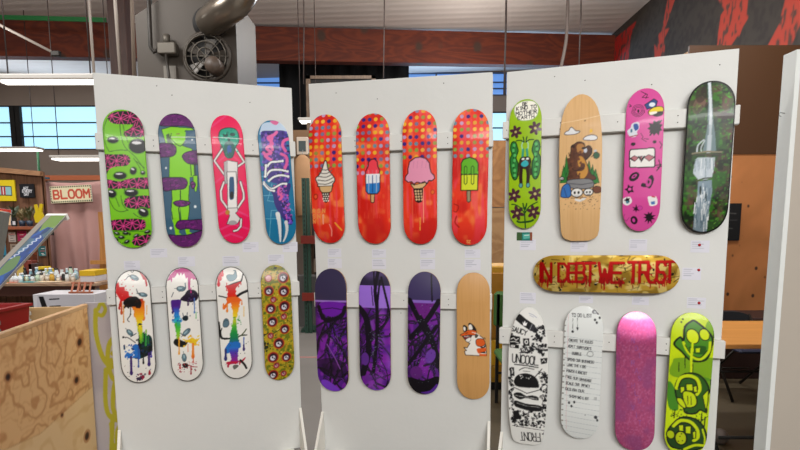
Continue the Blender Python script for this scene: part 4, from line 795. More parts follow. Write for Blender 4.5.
def art_falls(A):
    H, W = A.H, A.W
    A.mixn('356a22', 22, 6, 1, .4, .8, .8); A.mixn('52382e', 14, 5, 2, .52, .72, .9); A.mixn('0e1e0c', 30, 9, 3, .5, .7, .8); A.mixn('7a5a4c', 20, 6, 9, .6, .75, .5); A.mixn('3f8a20', 60, 20, 4, .68, .74, .7)
    A.crop(675, 78, 5.63); r = random.Random(4)
    for _ in range(260):
        x, y = r.uniform(95, 330), r.uniform(20, 900); 
        if abs(x-(200 if y < 450 else 190)) < 28: continue
        A.L([(x, y), (x+r.uniform(-14, 14), y-r.uniform(3, 12))], r.uniform(2, 5), r.choice(['3aa020', '5cc034', '1c5a14', '16300e', '6ca038', '3a2a20', '0e1a0c']))
    A.E(135, 150, 32, 55, '9a7464', .5, al=.45); A.E(285, 220, 50, 18, '3a2024', 0, al=.8); A.E(150, 90, 30, 50, '3a2824', .3, al=.7); A.E(228, 330, 22, 110, '2a4a44', 0, al=.5)
    A.P([(188, 20), (208, 20), (210, 150), (213, 240), (224, 320), (230, 410), (155, 410), (168, 340), (182, 260), (186, 150)], '71898f'); A.L([(198, 20), (199, 180), (198, 280)], 15, 'dfe8ee', w2=16); A.L([(198, 270), (194, 340), (188, 410)], 14, 'c4d0d8', w2=44)
    A.L([(160, 345), (128, 375), (122, 410)], 8, 'ccd6dc', 1); A.L([(165, 350), (145, 390), (148, 410)], 7, 'ccd6dc', 1)
    A.L([(95, 420), (180, 412), (260, 418)], 9, '8f8468'); A.L([(118, 440), (180, 425), (255, 440)], 5, '2c2c26'); A.L([(98, 428), (262, 428)], 4, '4a4436')
    A.crop(672, 155, 5.63)
    A.P([(140, 10), (240, 12), (238, 60), (225, 118), (225, 130), (150, 140), (118, 100), (122, 50)], 'c4cfd8'); 
    for i in range(20): x = 128+i*5.4; A.L([(x, 18), (x+r.uniform(-3, 3), 60+r.random()*60)], r.uniform(2, 5), r.choice(['e4eaee', '9fb0bc', 'b2c0cc', '7f94a0']))
    A.L([(140, 140), (180, 128), (222, 126)], 8, '3f5a22'); A.L([(168, 130), (215, 124)], 5, '161c10')
    A.P([(145, 145), (222, 138), (225, 200), (215, 260), (205, 330), (200, 432), (118, 432), (125, 330), (130, 290), (140, 220)], '8296a4')
    for i in range(46): x = 128+r.random()*88; y = 150+r.random()*250; x -= (y-150)*.05; A.L([(x, y), (x+r.uniform(-5, 2), y+r.uniform(20, 70))], r.uniform(2, 6), r.choice(['dfe6ea', 'c0ccd4', '5a7080', '93a5b2', 'eef2f4']))
    A.E(158, 195, 6, 26, '22302e'); A.E(190, 235, 5, 26, '3a4e54'); A.mixn('0c140c', 3, 2, 17, .35, .9, .15)
def art_gold(A):
    A.mixn('8a6a1c', 14, 6, 2, .5, .65, .8); A.mixn('e8d080', 18, 8, 3, .58, .7, .8); A.crop(530, 250, 10); r = random.Random(6)
    for _ in range(120):
        x, y = r.uniform(30, 1500), r.uniform(60, 410); k = r.random(); c = r.choice(['1a140a', '2a200c', 'efe6c0', '5a4210', 'f4e8b0', '7a5a14', '14100a'])
        if k < .5: A.L([(x, y), (x+r.uniform(20, 110), y-r.uniform(-15, 45))], r.uniform(3, 8), c)
        elif k < .8: A.E(x, y, r.uniform(6, 20), r.uniform(6, 14), r.choice(['120e08', '1c160c']), r.uniform(0, 3))
        else: A.L([(x, y), (x+r.uniform(-30, 30), y+r.uniform(20, 60))], 4, c)
    R = 'b80c0c'
    def word(t, x, adv, w=26, h=170, y=140, wx=.45, rot=0):
        A.txt(t, x+4, y+6, h, '5a0808', w*.9, rot, adv, wx); A.txt(t, x, y, h, R, w, rot, adv, wx)
    word('I', 70, 1.0, 30, 185, 130, wx=.44); word('N', 130, 1.0, 30, 190, 128, wx=.5); word('DE', 305, 1.12, 27, 185, 128, wx=.50); word('BT', 490, 1.0, 29, 190, 125, wx=.50); word('WE', 720, 1.08, 30, 195, 125, wx=.60); word('TR', 1010, 1.12, 29, 195, 120, wx=.50); word('UST', 1200, .98, 28, 200, 118, wx=.42)
    for _ in range(70): x = r.choice([r.uniform(85, 220), r.uniform(310, 650), r.uniform(725, 960), r.uniform(1020, 1460)]); y = r.uniform(270, 320); A.L([(x, y), (x+r.uniform(-3, 3), y+r.uniform(15, 85))], r.uniform(5, 11), r.choice([R, 'a00a0a', '8a0c08']))
    for _ in range(60): A.E(r.uniform(60, 1470), r.uniform(110, 340), r.uniform(4, 10), r.uniform(4, 12), r.choice([R, '8a0a08']))
def doodles(A, x0, y0, x1, y1, n, seed, K='16161a'):
    r = random.Random(seed)
    for _ in range(n):
        x, y = r.uniform(x0, x1), r.uniform(y0, y1); k = r.random(); s = r.uniform(6, 12)
        if k < .35: A.txt(r.choice('ABEHKMNRSWXYO'), x, y, s*1.5, K, 3.6, r.uniform(-.8, .8))
        elif k < .55: A.E(x, y, s, s*.7, K, r.uniform(0, 3))
        elif k < .75: A.L([(x, y), (x+s, y+s*.6), (x+s*.4, y+s*1.4), (x+s*1.5, y+s)], 4, K)
        else: A.P([(x, y), (x+s*1.4, y+r.uniform(-5, 5)), (x+s*1.2, y+s), (x-3, y+s*.9)], K)
def art_uncool(A):
    K = '141416'; A.crop(503, 305, 6.42)
    A.L([(165, 50), (190, 58), (215, 75)], 5, 'b8bcc8'); A.L([(170, 62), (195, 72)], 4, 'b8bcc8')
    A.L([(100, 80), (135, 105), (185, 135)], 46, K); A.L([(185, 135), (205, 150)], 34, '2c2c32'); A.L([(205, 150), (222, 178)], 10, K); A.L([(188, 115), (172, 150)], 3, 'b0b0b4'); A.P([(125, 100), (132, 112), (140, 95), (146, 112), (156, 105), (150, 128), (130, 126)], 'f2f2f2')
    A.txt('SAUCY', 58, 132, 30, K, 5.5, .25, 1.3, .55)
    doodles(A, 225, 130, 262, 225, 14, 1); doodles(A, 40, 180, 70, 200, 3, 2)
    A.P([(38, 190), (110, 195), (112, 240), (80, 245), (105, 250), (104, 272), (45, 268)], K); A.L([(50, 215), (70, 205), (85, 220), (100, 208)], 5, 'ecebe8'); A.L([(48, 232), (75, 228), (100, 236)], 5, 'ecebe8'); A.txt('NEW', 52, 252, 12, 'ecebe8', 3)
    A.P([(130, 205), (170, 203), (172, 250), (132, 252)], K); A.E(152, 226, 12, 15, 'ecebe8'); A.E(152, 226, 5, 8, K); doodles(A, 178, 185, 250, 280, 44, 3); doodles(A, 115, 250, 190, 292, 26, 4); doodles(A, 235, 240, 275, 275, 10, 5); doodles(A, 200, 120, 262, 200, 22, 15); doodles(A, 36, 400, 60, 420, 3, 16)
    A.P([(240, 290), (250, 284), (258, 290), (268, 286), (264, 305), (252, 312)], K)
    A.txt('UNCOOL', 62, 308, 52, K, 6.5, .05, 1.22, .45); A.L([(75, 372), (150, 375), (225, 382)], 7, K); A.P([(240, 325), (285, 318), (280, 352), (245, 360)], K); A.L([(250, 345), (262, 330), (272, 345)], 4, 'ecebe8')
    A.L([(105, 408), (140, 390), (200, 395)], 5, K, 1); A.L([(130, 410), (175, 412)], 3, K); A.P([(42, 395), (72, 393), (74, 448), (46, 450)], K); A.L([(56, 405), (62, 420), (58, 440)], 5, 'ecebe8'); doodles(A, 215, 395, 285, 450, 16, 6); A.L([(250, 390), (205, 445)], 5, K)
    A.crop(503, 375, 6.42)
    A.P([(72, 45), (78, 10), (105, -15), (150, -25), (195, -15), (222, 10), (232, 50), (215, 62), (100, 65)], K, 1); A.splat(10, 100, -10, 190, 10, 2, 4, ['e8e8e4'], 5)
    A.L([(66, 70), (110, 85), (155, 102), (200, 86), (238, 72)], 5, K); A.P([(72, 110), (110, 100), (150, 118), (190, 112), (225, 120), (228, 140), (190, 138), (150, 132), (110, 145), (75, 130)], K, 1); A.L([(80, 122), (220, 132)], 3, 'c8c8c4')
    A.P([(72, 165), (85, 155), (150, 168), (235, 172), (250, 185), (240, 208), (170, 212), (100, 200), (75, 190)], K, 1); A.L([(90, 170), (150, 182), (235, 185)], 3, 'b8b8b4')
    doodles(A, 38, -40, 62, 215, 40, 7); doodles(A, 240, -40, 285, 170, 46, 8); doodles(A, 50, 215, 240, 315, 110, 9); doodles(A, 248, 170, 275, 360, 30, 10)
    A.P([(60, 230), (100, 225), (120, 265), (75, 280)], K); A.L([(60, 322), (260, 332)], 3, K)
    A.txt('FRONT', 240, 412, 58, K, 5.5, math.pi-.06, 1.15, .40)
def art_list(A):
    K = '1e2024'; A.crop(555, 305, 6.43)
    for y in range(205, 900, 34): A.L([(60, y-6), (320, y+10)], 2, 'a8b0b4')
    A.L([(88, 20), (76, 440), (70, 800)], 2, 'd8b0b4')
    A.txt('TO DO LIST', 108, 55, 20, K, 3.4, -.02, 1.28, .55)
    A.E(252, 38, 16, 14, '4a4c50'); A.E(256, 40, 8, 7, 'b0b4b4'); A.E(276, 46, 11, 8, '5a5c60')
    for x, y in ((256, 86), (286, 72), (268, 102)): A.E(x, y, 7, 8, '202226')
    A.L([(115, 85), (115, 160)], 2.5, K); A.L([(145, 80), (145, 145)], 2.5, K); A.E(114, 166, 8, 8, K); A.P([(137, 138), (153, 138), (146, 160)], K)
    L = [('CREATE THE RULES', 90, 212, .03), ('ADMIT SURVIVOR\'S', 86, 250, .05), ('BUBBLE', 112, 294, .02), ('SPEND OUR BUSINESS', 80, 335, .03), ('LOVE THE KIDS', 78, 370, .03), ('PUNCH A RACIST', 76, 408, .05)]
    for t, x, y, q in L: A.txt(t, x, y, 16, K, 2.8, q, 1.3, .48)
    A.L([(205, 305), (215, 285), (240, 285), (245, 305), (225, 315), (208, 308)], 3, '5a5c60', 1)
    A.crop(555, 372, 6.43)
    for t, x, y, q in (('FREE OUR UNIVERSE', 70, 16, .08), ('SCALE OUR IMPACT', 70, 56, .04), ('DESIGN OUR', 68, 94, .04), ('SHOPPING LIST', 92, 138, .05)): A.txt(t, x, y, 16, K, 2.8, q, 1.3, .5 if 'DES' not in t else .62)
    A.txt('!!', 250, 138, 16, K, 3)
    for x, y in ((90, 190), (124, 182), (106, 210)): A.E(x, y, 7, 9, '26282c')
    A.E(262, 266, 11, 11, '3a3c40'); A.E(272, 284, 7, 9, '3a3c40'); A.E(195, 258, 3, 3, '5a5a5a')
    A.crop(555, 305, 6.43)
    for i in range(21): y = 60+i*36; A.E(66-i*1.2, y, 7, 4, '5a5650'); A.L([(52-i*1.2, y+6), (66-i*1.2, y)], 3, 'a8a49c')
def art_pinkfoil(A):
    A.mixn('e884bc', 90, 30, 2, .6, .7, .5); A.mixn('b04884', 90, 34, 3, .6, .7, .5); A.mixn('a8589c', 12, 5, 5, .5, .8, .5)
    A.crop(605, 300, 3); 
    for i in range(12): A.txt('NOTRASHLUVIT'[i % 12], 80+i % 3*10, 110+i*22, 14, 'b06ac0', 1.5)
def art_lime(A):
    K = '101c0c'; Y = 'c8dc10'; D = '3f7a20'; A.mixn('b4cc10', 12, 4, 3, .4, .8, .8)
    def face(cx, cy, s, k, fl):
        X = lambda p: [(cx+fl*x*s, cy+y*s) for x, y in p]
        A.P(X([(-62, 10), (-45, -50), (-10, -70), (35, -62), (62, -25), (66, 25), (45, 62), (0, 74), (-40, 55)]), D, 1); A.L(X([(-62, 10), (-45, -50), (-10, -70), (35, -62), (62, -25), (66, 25), (45, 62), (0, 74), (-40, 55), (-62, 10)]), 9*s, K, 1)
        A.L(X([(-60, 20), (-30, 10), (-10, 40), (30, 45), (50, 5)]), 20*s, Y, 1); A.L(X([(-60, 22), (-30, 12), (-12, 42), (30, 48), (52, 8)]), 4*s, K, 1)
        A.E(cx-fl*15*s, cy-28*s, 26*s, 32*s, Y, ol=K, ow=5*s); A.E(cx+fl*28*s, cy-22*s, 20*s, 26*s, Y, ol=K, ow=5*s)
        A.P(X([(-30, 25), (20, 28), (24, 50), (-10, 58)]), K); 
        for q in range(3): A.P(X([(-22+q*16, 28), (-10+q*16, 30), (-12+q*16, 46), (-22+q*16, 42)]), Y)
        A.L(X([(-62, 10), (-85, 20), (-55, 45)]), 8*s, K, 1)
    A.crop(660, 310, 6.43)
    A.P([(80, 330), (120, 300), (360, 290), (370, 420), (80, 420)], '5a9018', 1, al=.7); A.E(320, 120, 30, 60, '4a8a20', 0, al=.6)
    A.P([(90, 215), (130, 170), (150, 190), (160, 110), (200, 72), (235, 70), (330, 150), (325, 230), (290, 300), (200, 310), (140, 260)], '4a8a20', 1, ol=K, ow=12)
    A.E(210, 160, 40, 46, 'd6e810', -.5, ol=K, ow=6); A.E(285, 145, 32, 36, 'd2e410', -.5, ol=K, ow=6)
    A.L([(150, 200), (180, 260), (250, 300), (310, 250), (320, 190)], 16, Y, 1); A.L([(160, 215), (200, 270), (255, 288), (300, 240)], 5, K, 1); A.P([(185, 225), (290, 215), (275, 265), (215, 262)], '2a5a18', 1); A.P([(195, 235), (215, 232), (215, 255), (200, 250)], Y); A.P([(228, 232), (255, 228), (252, 255), (230, 256)], Y); A.L([(210, 180), (200, 300), (200, 400)], 14, 'd0e410')
    for x, a, b in ((120, 330, 385), (158, 100, 180), (210, 330, 400), (160, 290, 360), (345, 120, 160)): A.L([(x, a), (x, b)], 5, K)
    for x, y in ((140, 78), (325, 425), (150, 60)): A.E(x, y, 6, 6, K)
    A.crop(655, 375, 6.0)
    A.P([(72, 40), (110, 60), (140, 190), (90, 200), (72, 150)], '2f7a24', 1, al=.85); A.P([(280, 0), (330, 0), (330, 60), (300, 90)], '4a8a20', 1, al=.7)
    def ln(p, w=9): A.L(p, w, K, 1)
    def mouth(ox, oy, c1):
        X = lambda p: [(x+ox, y+oy) for x, y in p]
        A.P(X([(120, 60), (135, 10), (180, -30), (250, -35), (300, 0), (325, 60), (300, 110), (310, 185), (270, 175), (240, 200), (180, 200), (165, 150), (130, 120)]), c1, 1, ol=K, ow=9)
        A.L(X([(128, 60), (150, 0), (200, -20), (250, -5), (268, 50), (250, 85)]), 20, Y, 1); A.L(X([(138, 60), (160, 8), (200, -6), (240, 5), (254, 50), (240, 80)]), 7, K, 1)
        for x, y, w_, h_ in ((150, 50, 26, 36), (185, 30, 40, 38), (228, 40, 22, 34)): A.P(X([(x, y), (x+w_, y-4), (x+w_+3, y+h_), (x+3, y+h_)]), Y, 0, ol=K, ow=5)
        A.P(X([(165, 85), (200, 70), (240, 90), (250, 140), (220, 165), (180, 160)]), 'c4d810', 1, ol=K, ow=7); A.P(X([(130, 120), (160, 120), (185, 160), (175, 175), (140, 150)]), Y, 1, ol=K, ow=6)
        for x in (195, 215): ln(X([(x, 100), (x+2, 150)]), 4)
        A.P(X([(285, 90), (320, 50), (318, 120), (305, 180)]), Y, 0, ol=K, ow=5)
    mouth(0, 10, '2c5a18')
    X = lambda p: p
    A.P([(75, 330), (110, 280), (150, 245), (200, 235), (260, 250), (300, 300), (310, 360), (290, 410), (230, 440), (120, 440), (85, 420), (70, 380)], '24481a', 1, ol=K, ow=9)
    A.L([(110, 300), (150, 262), (210, 262), (250, 300), (258, 350), (235, 375)], 20, Y, 1); A.L([(120, 305), (155, 276), (208, 276), (240, 305)], 6, K, 1)
    for x, y, w_, h_ in ((140, 290, 30, 34), (180, 292, 36, 44), (225, 320, 20, 40)): A.P([(x, y), (x+w_, y-5), (x+w_, y+h_), (x+3, y+h_)], Y, 0, ol=K, ow=5)
    A.E(155, 370, 36, 44, 'c0d012', ol=K, ow=8); A.E(92, 355, 26, 28, 'b8cc10', ol=K, ow=7); A.L([(180, 440), (240, 405), (300, 400)], 18, Y, 1); A.L([(285, 300), (300, 350), (300, 420)], 10, Y)
    for x, y in ((150, 360), (165, 385), (140, 392), (158, 342)): A.E(x, y, 4, 4, K)
    A.splat(46, 78, 195, 330, 245, 2.5, 5, [K, '3a6a10'], 4)
    for x, y0, y1 in ((335, 10, 150), (300, 225, 300), (118, 200, 250), (282, 200, 260)): A.L([(x, y0), (x-6, y1)], 6, K)
P1, P2, P3 = PAN
D = make_deck
gA, gB = None, None
D(P1, (121.5, 109.6), (133.8, 247.7), 40.8, art_alien, 'lime green skateboard deck with black alien eyes and pink star patches', base='7ecb14', edge=mat('green_deck_edge', '6a9a20', .5))
D(P1, (175.4, 113.5), (186.1, 247), 37, art_figure, 'slate blue deck painted with a green standing figure and purple blobs', base='39607a')
D(P1, (225.1, 115.3), (236.1, 243), 32, art_pink, 'hot pink deck with a teal skull above a white wand', base='ee1058')
D(P1, (271.9, 120.3), (282.6, 244), 30.8, art_bones, 'teal blue deck with bone fingers gripping a purple tentacle', base='0f739e')
bk = mat('black_deck_edge', '1c1a18', .5)
D(P1, (131.5, 270), (140.0, 382.7), 35.7, art_melt1, 'white deck with melting rainbow paint, red at top left and blue low', base='eeece6', border=('1c1a18', .0035), edge=bk)
D(P1, (180.9, 267.5), (188.7, 381), 32.8, art_melt2, 'white deck with magenta paint dripping from its top edge', base='eeece6', border=('1c1a18', .0035), edge=bk)
D(P1, (230.5, 266.8), (238.0, 378.5), 32, art_melt3, 'white deck with black branches and a rainbow waterfall of paint', base='eeece6', border=('1c1a18', .0035), edge=bk)
D(P1, (275.0, 265), (280.6, 379.8), 29.8, art_eyes, 'mustard yellow deck covered with red-rimmed skull eyeballs', base='b09c1c')
D(P2, (324.0, 114.6), (329.6, 243), 32.2, art_soft, 'red dotted deck with a white soft-serve ice cream cone', base='ee3c22')
D(P2, (372.2, 113.5), (374.7, 243.7), 33, art_rocket, 'red dotted deck with a red, white and blue ice pop', base='ee3c22')
D(P2, (419.4, 110), (420.4, 244), 34, art_scoop, 'red dotted deck with a pink ice cream scoop in a waffle cone', base='ee3c22')
D(P2, (471.4, 109), (468.9, 245), 35.8, art_pop, 'red dotted deck with a green and yellow twin ice pop', base='ee3c22')
D(P2, (330.0, 268.7), (333.5, 391), 31.2, art_purple(5, 0), 'purple deck, ceiling reflection with a thin lilac line painted on its nose, left of three', base='55188a')
D(P2, (374.5, 271), (375.5, 390), 31.2, art_purple(8, 1), 'purple deck with a wide pale violet reflection painted near its top', base='5a1a8c')
D(P2, (424.5, 271.7), (423.2, 394), 32.2, art_purple(13, 2), 'purple deck with crossed dark tentacles beside the bare wood fox deck', base='55207e')
D(P2, (473.2, 272.7), (473.2, 399), 33, art_fox, 'bare maple deck with a snarling orange and white fox', base='cf9c5e', mt=M_satin)
D(P3, (525.5, 99.3), (524.4, 228.4), 32.2, art_earth, 'lime deck with a speech bubble, green winged creature and brown flowers', base='98c018')
D(P3, (580.8, 94.4), (579.6, 240.8), 43, art_bear, 'wide bare wood deck with a brown bear seated on a rock', base='dcb27c', mt=M_satin,
  shape=table([0, .012, .03, .06, .1, .16, .22, .3, .4, .55, .7, .85, .93, .965, .985, 1], [.1, .3, .46, .63, .77, .88, .94, .985, 1, .99, .97, .93, .90, .84, .70, .42]))
D(P3, (646, 88.4), (640, 231), 38, art_sticker, 'bubblegum pink deck with black doodles and a toothed white mouth', base='d64c9a')
D(P3, (712.7, 80.8), (702.7, 233), 47.5, art_falls, 'deck painted with a tall waterfall in mossy green woods', base='26481c', border=('10100e', .006), edge=bk)
D(P3, (533, 273), (680.6, 274.3), 37.5, art_gold, 'gold foil deck hung sideways with dripping red lettering', horizontal=True, base='c8a038', mt=M_gold)
D(P3, (529, 307.5), (526.7, 444), 40, art_uncool, 'white deck crowded with black burger and bottle doodles', base='e8e8e4',
  shape=table([0, .01, .03, .06, .1, .15, .22, .32, .45, .6, .75, .86, .93, .965, .985, 1], [.1, .26, .42, .57, .71, .82, .92, .99, 1, .985, .94, .87, .81, .75, .64, .40]), edge=white_edge)
D(P3, (584.6, 306), (578.6, 438.3), 38.6, art_list, 'white deck drawn as a handwritten list on ruled paper', base='dfe3e1', edge=white_edge)
D(P3, (636.7, 311.7), (634.3, 450.5), 40, art_pinkfoil, 'metallic pink glitter deck', base='d25a92', mt=M_pinkfoil, edge=mat('pink_edge', 'b05a8a', .4))
D(P3, (694, 312.7), (684, 455.5), 43, art_lime, 'fluorescent yellow deck with three stacked cartoon mouths in dark green', base='c8e010', edge=mat('yellow_edge', 'b8c830', .5))

# ------------------------------------------------------------------ paper labels beside the decks
dot_red = mat('red_sticker', 'b01828', .5)
def card_art(w, h, seed, dark=False):
    A = Art(int(w*520), int(h*520), 'dcdce6'); A.k = 2; r = random.Random(seed); W, H = A.W/2, A.H/2
    A.a[:] = [222, 222, 232]
    for i in range(4 if not dark else 6):
        y = H*(.14+.17*i); A.L([(W*.08, y), (W*r.uniform(.4, .92), y)], H*.04, 'a4a6b4')
    return A
def card(P, px, py, w, h, lab, dot=None, seed=1, tilt=0, grp=None, name='exhibit_label'):
    x0, z0 = plocal(P, px-w/2, py, .0); x1, _ = plocal(P, px+w/2, py, .0); _, z1 = plocal(P, px, py-h/2); _, z2 = plocal(P, px, py+h/2)
    W, H = x1-x0, z1-z2; A = card_art(W, H, seed)
    o = painted(name, A, W, H, .0008, M_paper, M_paper, nx=40, ny=24)
    M = Matrix((P['d'], P['n'], P['u'])).transposed().to_4x4(); M.translation = P['O']+P['d']*((x0+x1)/2)+P['u']*z2-P['n']*.0008
    o.matrix_world = M @ Matrix.Rotation(tilt, 4, 'Y'); tag(o, lab, 'label', grp)
    if dot:
        dx, dz = plocal(P, *dot); k = MB().lathe([(.007, -.0006), (.007, 0)], (dx-(x0+x1)/2, -.0002, dz-z2), 14, axis='y').build('red_dot', dot_red, o); k['label'] = 'round red sold sticker'
    return o
G1 = 'paper labels on the display panels'
for P, l in ((P1, [(158.7, 253, 17, 9, 'paper label below and between the green alien and slate blue decks'), (250.6, 247, 16, 10, 'paper label to the right of the hot pink deck tip'), (290, 247, 15, 10, 'paper label to the right of the teal bone-hand deck tip'),
                   (132, 265.3, 16, 9, 'paper label just above the white deck with red paint at left'), (186.5, 261.5, 17, 10, 'paper label just above the magenta-topped white deck'), (231, 261, 17, 10, 'paper label just above the white deck with black branches'), (276, 259, 16, 9, 'paper label just above the mustard eyeball deck')]),
             (P2, [(334.5, 252.8, 13.5, 8.5, 'upper paper label under the soft-serve cone deck'), (379, 253.4, 14, 8.5, 'upper paper label under the ice pop deck in red, white and blue'), (427.6, 253.6, 15, 8.5, 'upper paper label under the pink scoop deck'), (472.5, 253.6, 15.5, 8.5, 'upper paper label under the green and yellow ice pop deck'),
                   (334.8, 263.3, 14, 9.5, 'lower paper label above the purple deck with dark nose'), (379, 264, 14, 10, 'lower paper label above the violet-banded deck'), (427.6, 264.2, 15, 10, 'lower paper label above the crossed-tentacle purple deck'), (472.6, 264.8, 16, 11, 'lower paper label above the fox deck')]),
             (P3, [(527.8, 244.7, 16, 11, 'paper label under the lime speech-bubble deck'), (579, 246.8, 17, 10, 'paper label under the bear deck'), (638, 245.2, 18, 12, 'paper label under the bubblegum pink deck'), (700, 246.5, 19, 12, 'paper label with a red dot under the waterfall deck', (699.5, 245)),
                   (691.6, 273.8, 19, 12, 'paper label with a red dot at the right tip of the gold deck', (698.7, 270)), (527.8, 298, 16, 11, 'paper label above the black-doodle burger deck'), (586, 299.5, 14, 7, 'paper label under the gold deck above the ruled list deck'), (640.4, 301, 17, 8, 'paper label above the metallic pink deck'), (696.3, 303, 19, 11, 'paper label with a red dot above the fluorescent yellow deck', (699, 303))])):
    for i, a in enumerate(l): card(P, *a[:5], dot=a[5] if len(a) > 5 else None, seed=i, grp=G1)
A = Art(60, 36, '1f7a70'); A.P([(0, 0), (20, 0), (20, 36), (0, 36)], '3a5a30'); A.P([(24, 8), (50, 6), (52, 26), (26, 30)], '58b0a0'); A.L([(30, 14), (48, 12)], 3, 'd8e8e0'); A.P([(50, 0), (60, 0), (60, 36), (52, 36)], '8a4a30')
x, z = plocal(P3, 524.4, 240.5); o = painted('photo_card', A, .083, .045, .0012, M_paper, M_paper, nx=40, ny=24)
M = Matrix((P3['d'], P3['n'], P3['u'])).transposed().to_4x4(); M.translation = P3['O']+P3['d']*x+P3['u']*z-P3['n']*.0024; o.matrix_world = M; tag(o, 'small teal printed card above the label of the lime deck', 'card')
# ------------------------------------------------------------------ room shell
conc = mat('grey_concrete', '76716c', .55, noise=.22, nscale=1.3, bump=.15, bscale=12)
ceil_m = mat('ceiling_sheet', 'cdbfb6', .7, noise=.10, nscale=1.5, bump=.5, bscale=4)
wall_m = mat('wall_paint', '8a7a6e', .8, noise=.08, nscale=2)
dark_m = mat('dark_paint', '14110f', .8)
struct(MB().box((-12, -6, -.1), (6, 16, 0)).build('floor', conc))
# ceiling slopes up slightly to the right, corrugated sheet
cm = MB(); n = 260; vs = []; xs = (-12., 4.5)
for i in range(n+1):
    y = -6+20.2*i/n
    for x in xs: vs.append((x, y, 5.06+.026*(x+7)+.008*math.sin(i*2.1)))
cm.add(vs, [(2*i, 2*i+1, 2*i+3, 2*i+2) for i in range(n)], 0, True)
cm.box((-12, -6, 5.35), (4.5, 14.2, 5.5)); struct(cm.build('ceiling', ceil_m))
struct(MB().box((-12.1, -6, 0), (-12, 16, 5.5)).build('wall_left', wall_m))
struct(MB().box((-12, -6.1, 0), (6, -6, 5.5)).build('wall_front', mat('wall_front_paint', '6a6056', .8)))
# back wall with openings for the window rows
wb = MB(); FY = 14.0
wins = [(-12, -7.15, 3.42, 4.48), (1.9, 3.6, 3.3, 4.3)]
wb.box((-12, FY, 0), (4.6, FY+.15, 3.3)).box((-12, FY, 4.48), (-6, FY+.15, 5.5)).box((-12, FY, 3.3), (-7.15, FY+.15, 3.42)).box((-7.15, FY, 3.3), (-6, FY+.15, 4.48)).box((-6, FY, 3.3), (1.9, FY+.15, 4.72)).box((3.6, FY, 3.3), (4.6, FY+.15, 4.72)).box((1.9, FY, 4.3), (3.6, FY+.15, 4.72)).box((-6, FY, 5.25), (4.6, FY+.15, 5.5))
struct(wb.build('wall_back', wall_m))
glass = mat('window_glass', 'ffffff', .05, trans=1)
sky_glow = mat('frosted_daylight_pane', 'a8d0e8', .3, emit='a4d8f4', estr=1.1)
for k, (x0, x1, z0, z1) in enumerate(wins):
    wf = MB(); w_ = .22; t = .022; nn = 2 if k else 3
    for i in range(nn+1):
        x = x0+(x1-x0)*i/nn
        if k == 0: x = (-12, -9.72, -9.6, -7.15)[i]
        wf.box((x-(.07 if k == 0 and 0 < i < 3 else .04), FY-.04, z0), (x+(.07 if k == 0 and 0 < i < 3 else .04), FY+.06, z1))
    for z in (z0, z0+(z1-z0)*.30, z0+(z1-z0)*.62, z1): wf.box((x0, FY-.03, z-t/2), (x1, FY+.05, z+t/2))
    for i in range(1, 7 if k == 0 else 3):
        x = x0+(x1-x0)*i/(7 if k == 0 else 3)
    for i in range(1, 1):
        x = x0+(x1-x0)*i/9; wf.box((x-.008, FY-.02, z0), (x+.008, FY+.05, z1))
    fo = struct(wf.build('window_%d' % (k+1), dark_m)); MB().box((x0, FY+.06, z0), (x1, FY+.08, z1)).build('pane', sky_glow, fo)
cf = MB()
for z in (4.72, 4.88, 5.03, 5.25): cf.box((-6, FY-.02, z-.012), (4.4, FY+.05, z+.012))
for i in range(7): cf.box((-6+i*1.73-.02, FY-.02, 4.72), (-6+i*1.73+.02, FY+.05, 5.25))
cfo = struct(cf.build('window_3', mat('clerestory_frame', '4a5a78', .6))); MB().box((-6, FY+.06, 4.7), (4.5, FY+.08, 5.27)).build('pane', mat('blue_daylight_pane', '5a88c8', .3, emit='6a9ae0', estr=.75), cfo)
# right wall with the red and black painted mural
def wallright(px, py): q = onplane(px, py, Vector((4.35, 0, 0)), Vector((1, 0, 0))); return q
struct(MB().box((4.36, -6, 0), (4.5, 14.1, 5.5)).build('wall_right', mat('wall_right_paint', '6b5a4c', .8)))
MW, MH, MY0, MZ0 = 6.6, 2.4, 11.55, 3.0
A = Art(660, 240, '3a322a', lambda px, py: ((MY0-wallright(px, py).y)/MW, (MZ0+MH-wallright(px, py).z)/MH))
A.mixn('2e2620', 40, 90, 1, .4, .7, .8); A.crop(610, 0, 4.09); RD = 'a83a28'
def shard(p): A.P(p, 'a8402e', 0)
A.P([(-20, 190), (-20, 260), (75, 260), (85, 150), (110, 85)], 'a02018'); A.P([(238, -10), (270, -10), (225, 120), (245, 115), (222, 160), (226, 190), (218, 270), (185, 270), (182, 180), (196, 200), (200, 140), (212, 130), (225, 60)], RD)
A.P([(440, -10), (568, -10), (560, 60), (570, 70), (545, 110), (530, 150), (524, 145), (495, 190), (490, 270), (430, 270), (445, 130), (455, 60), (470, 40)], RD); A.P([(720, -10), (820, -10), (800, 60), (770, 120), (740, 200), (700, 270), (610, 270), (650, 180), (690, 105), (715, 60), (700, 70)], RD)
A.mixn('3a322a', 30, 200, 5, .66, .7, .8)
mu = painted('wall_mural', A, MW, MH, .012, M_paper, M_paper, nx=330, ny=120)
mu.rotation_euler = (0, 0, -math.pi/2); mu.location = (4.345, MY0-MW/2, MZ0); tag(mu, 'red and black jagged flame mural high on the right wall', 'mural')
# beams and post
beam_w = wood('red_brown_beam', '471303', '6e2a0a', (.5, 3, 3), .75, wscale=1.4, knots=1.6)
bd = MB(); bd.beam((-9.5, 9.55, 4.68), (4.35, 11.5, 4.98), .22, .60); struct(bd.build('trim_1', beam_w))
post_w = wood('dark_post_wood', '2c140c', '3e2014', (6, 6, .8), .6)
pp = at(115.5, 40, 6.85); struct(MB().box((pp.x-.11, 6.9, 0), (pp.x+.11, 7.12, 5.2), 0, .008).build('trim_2', post_w))
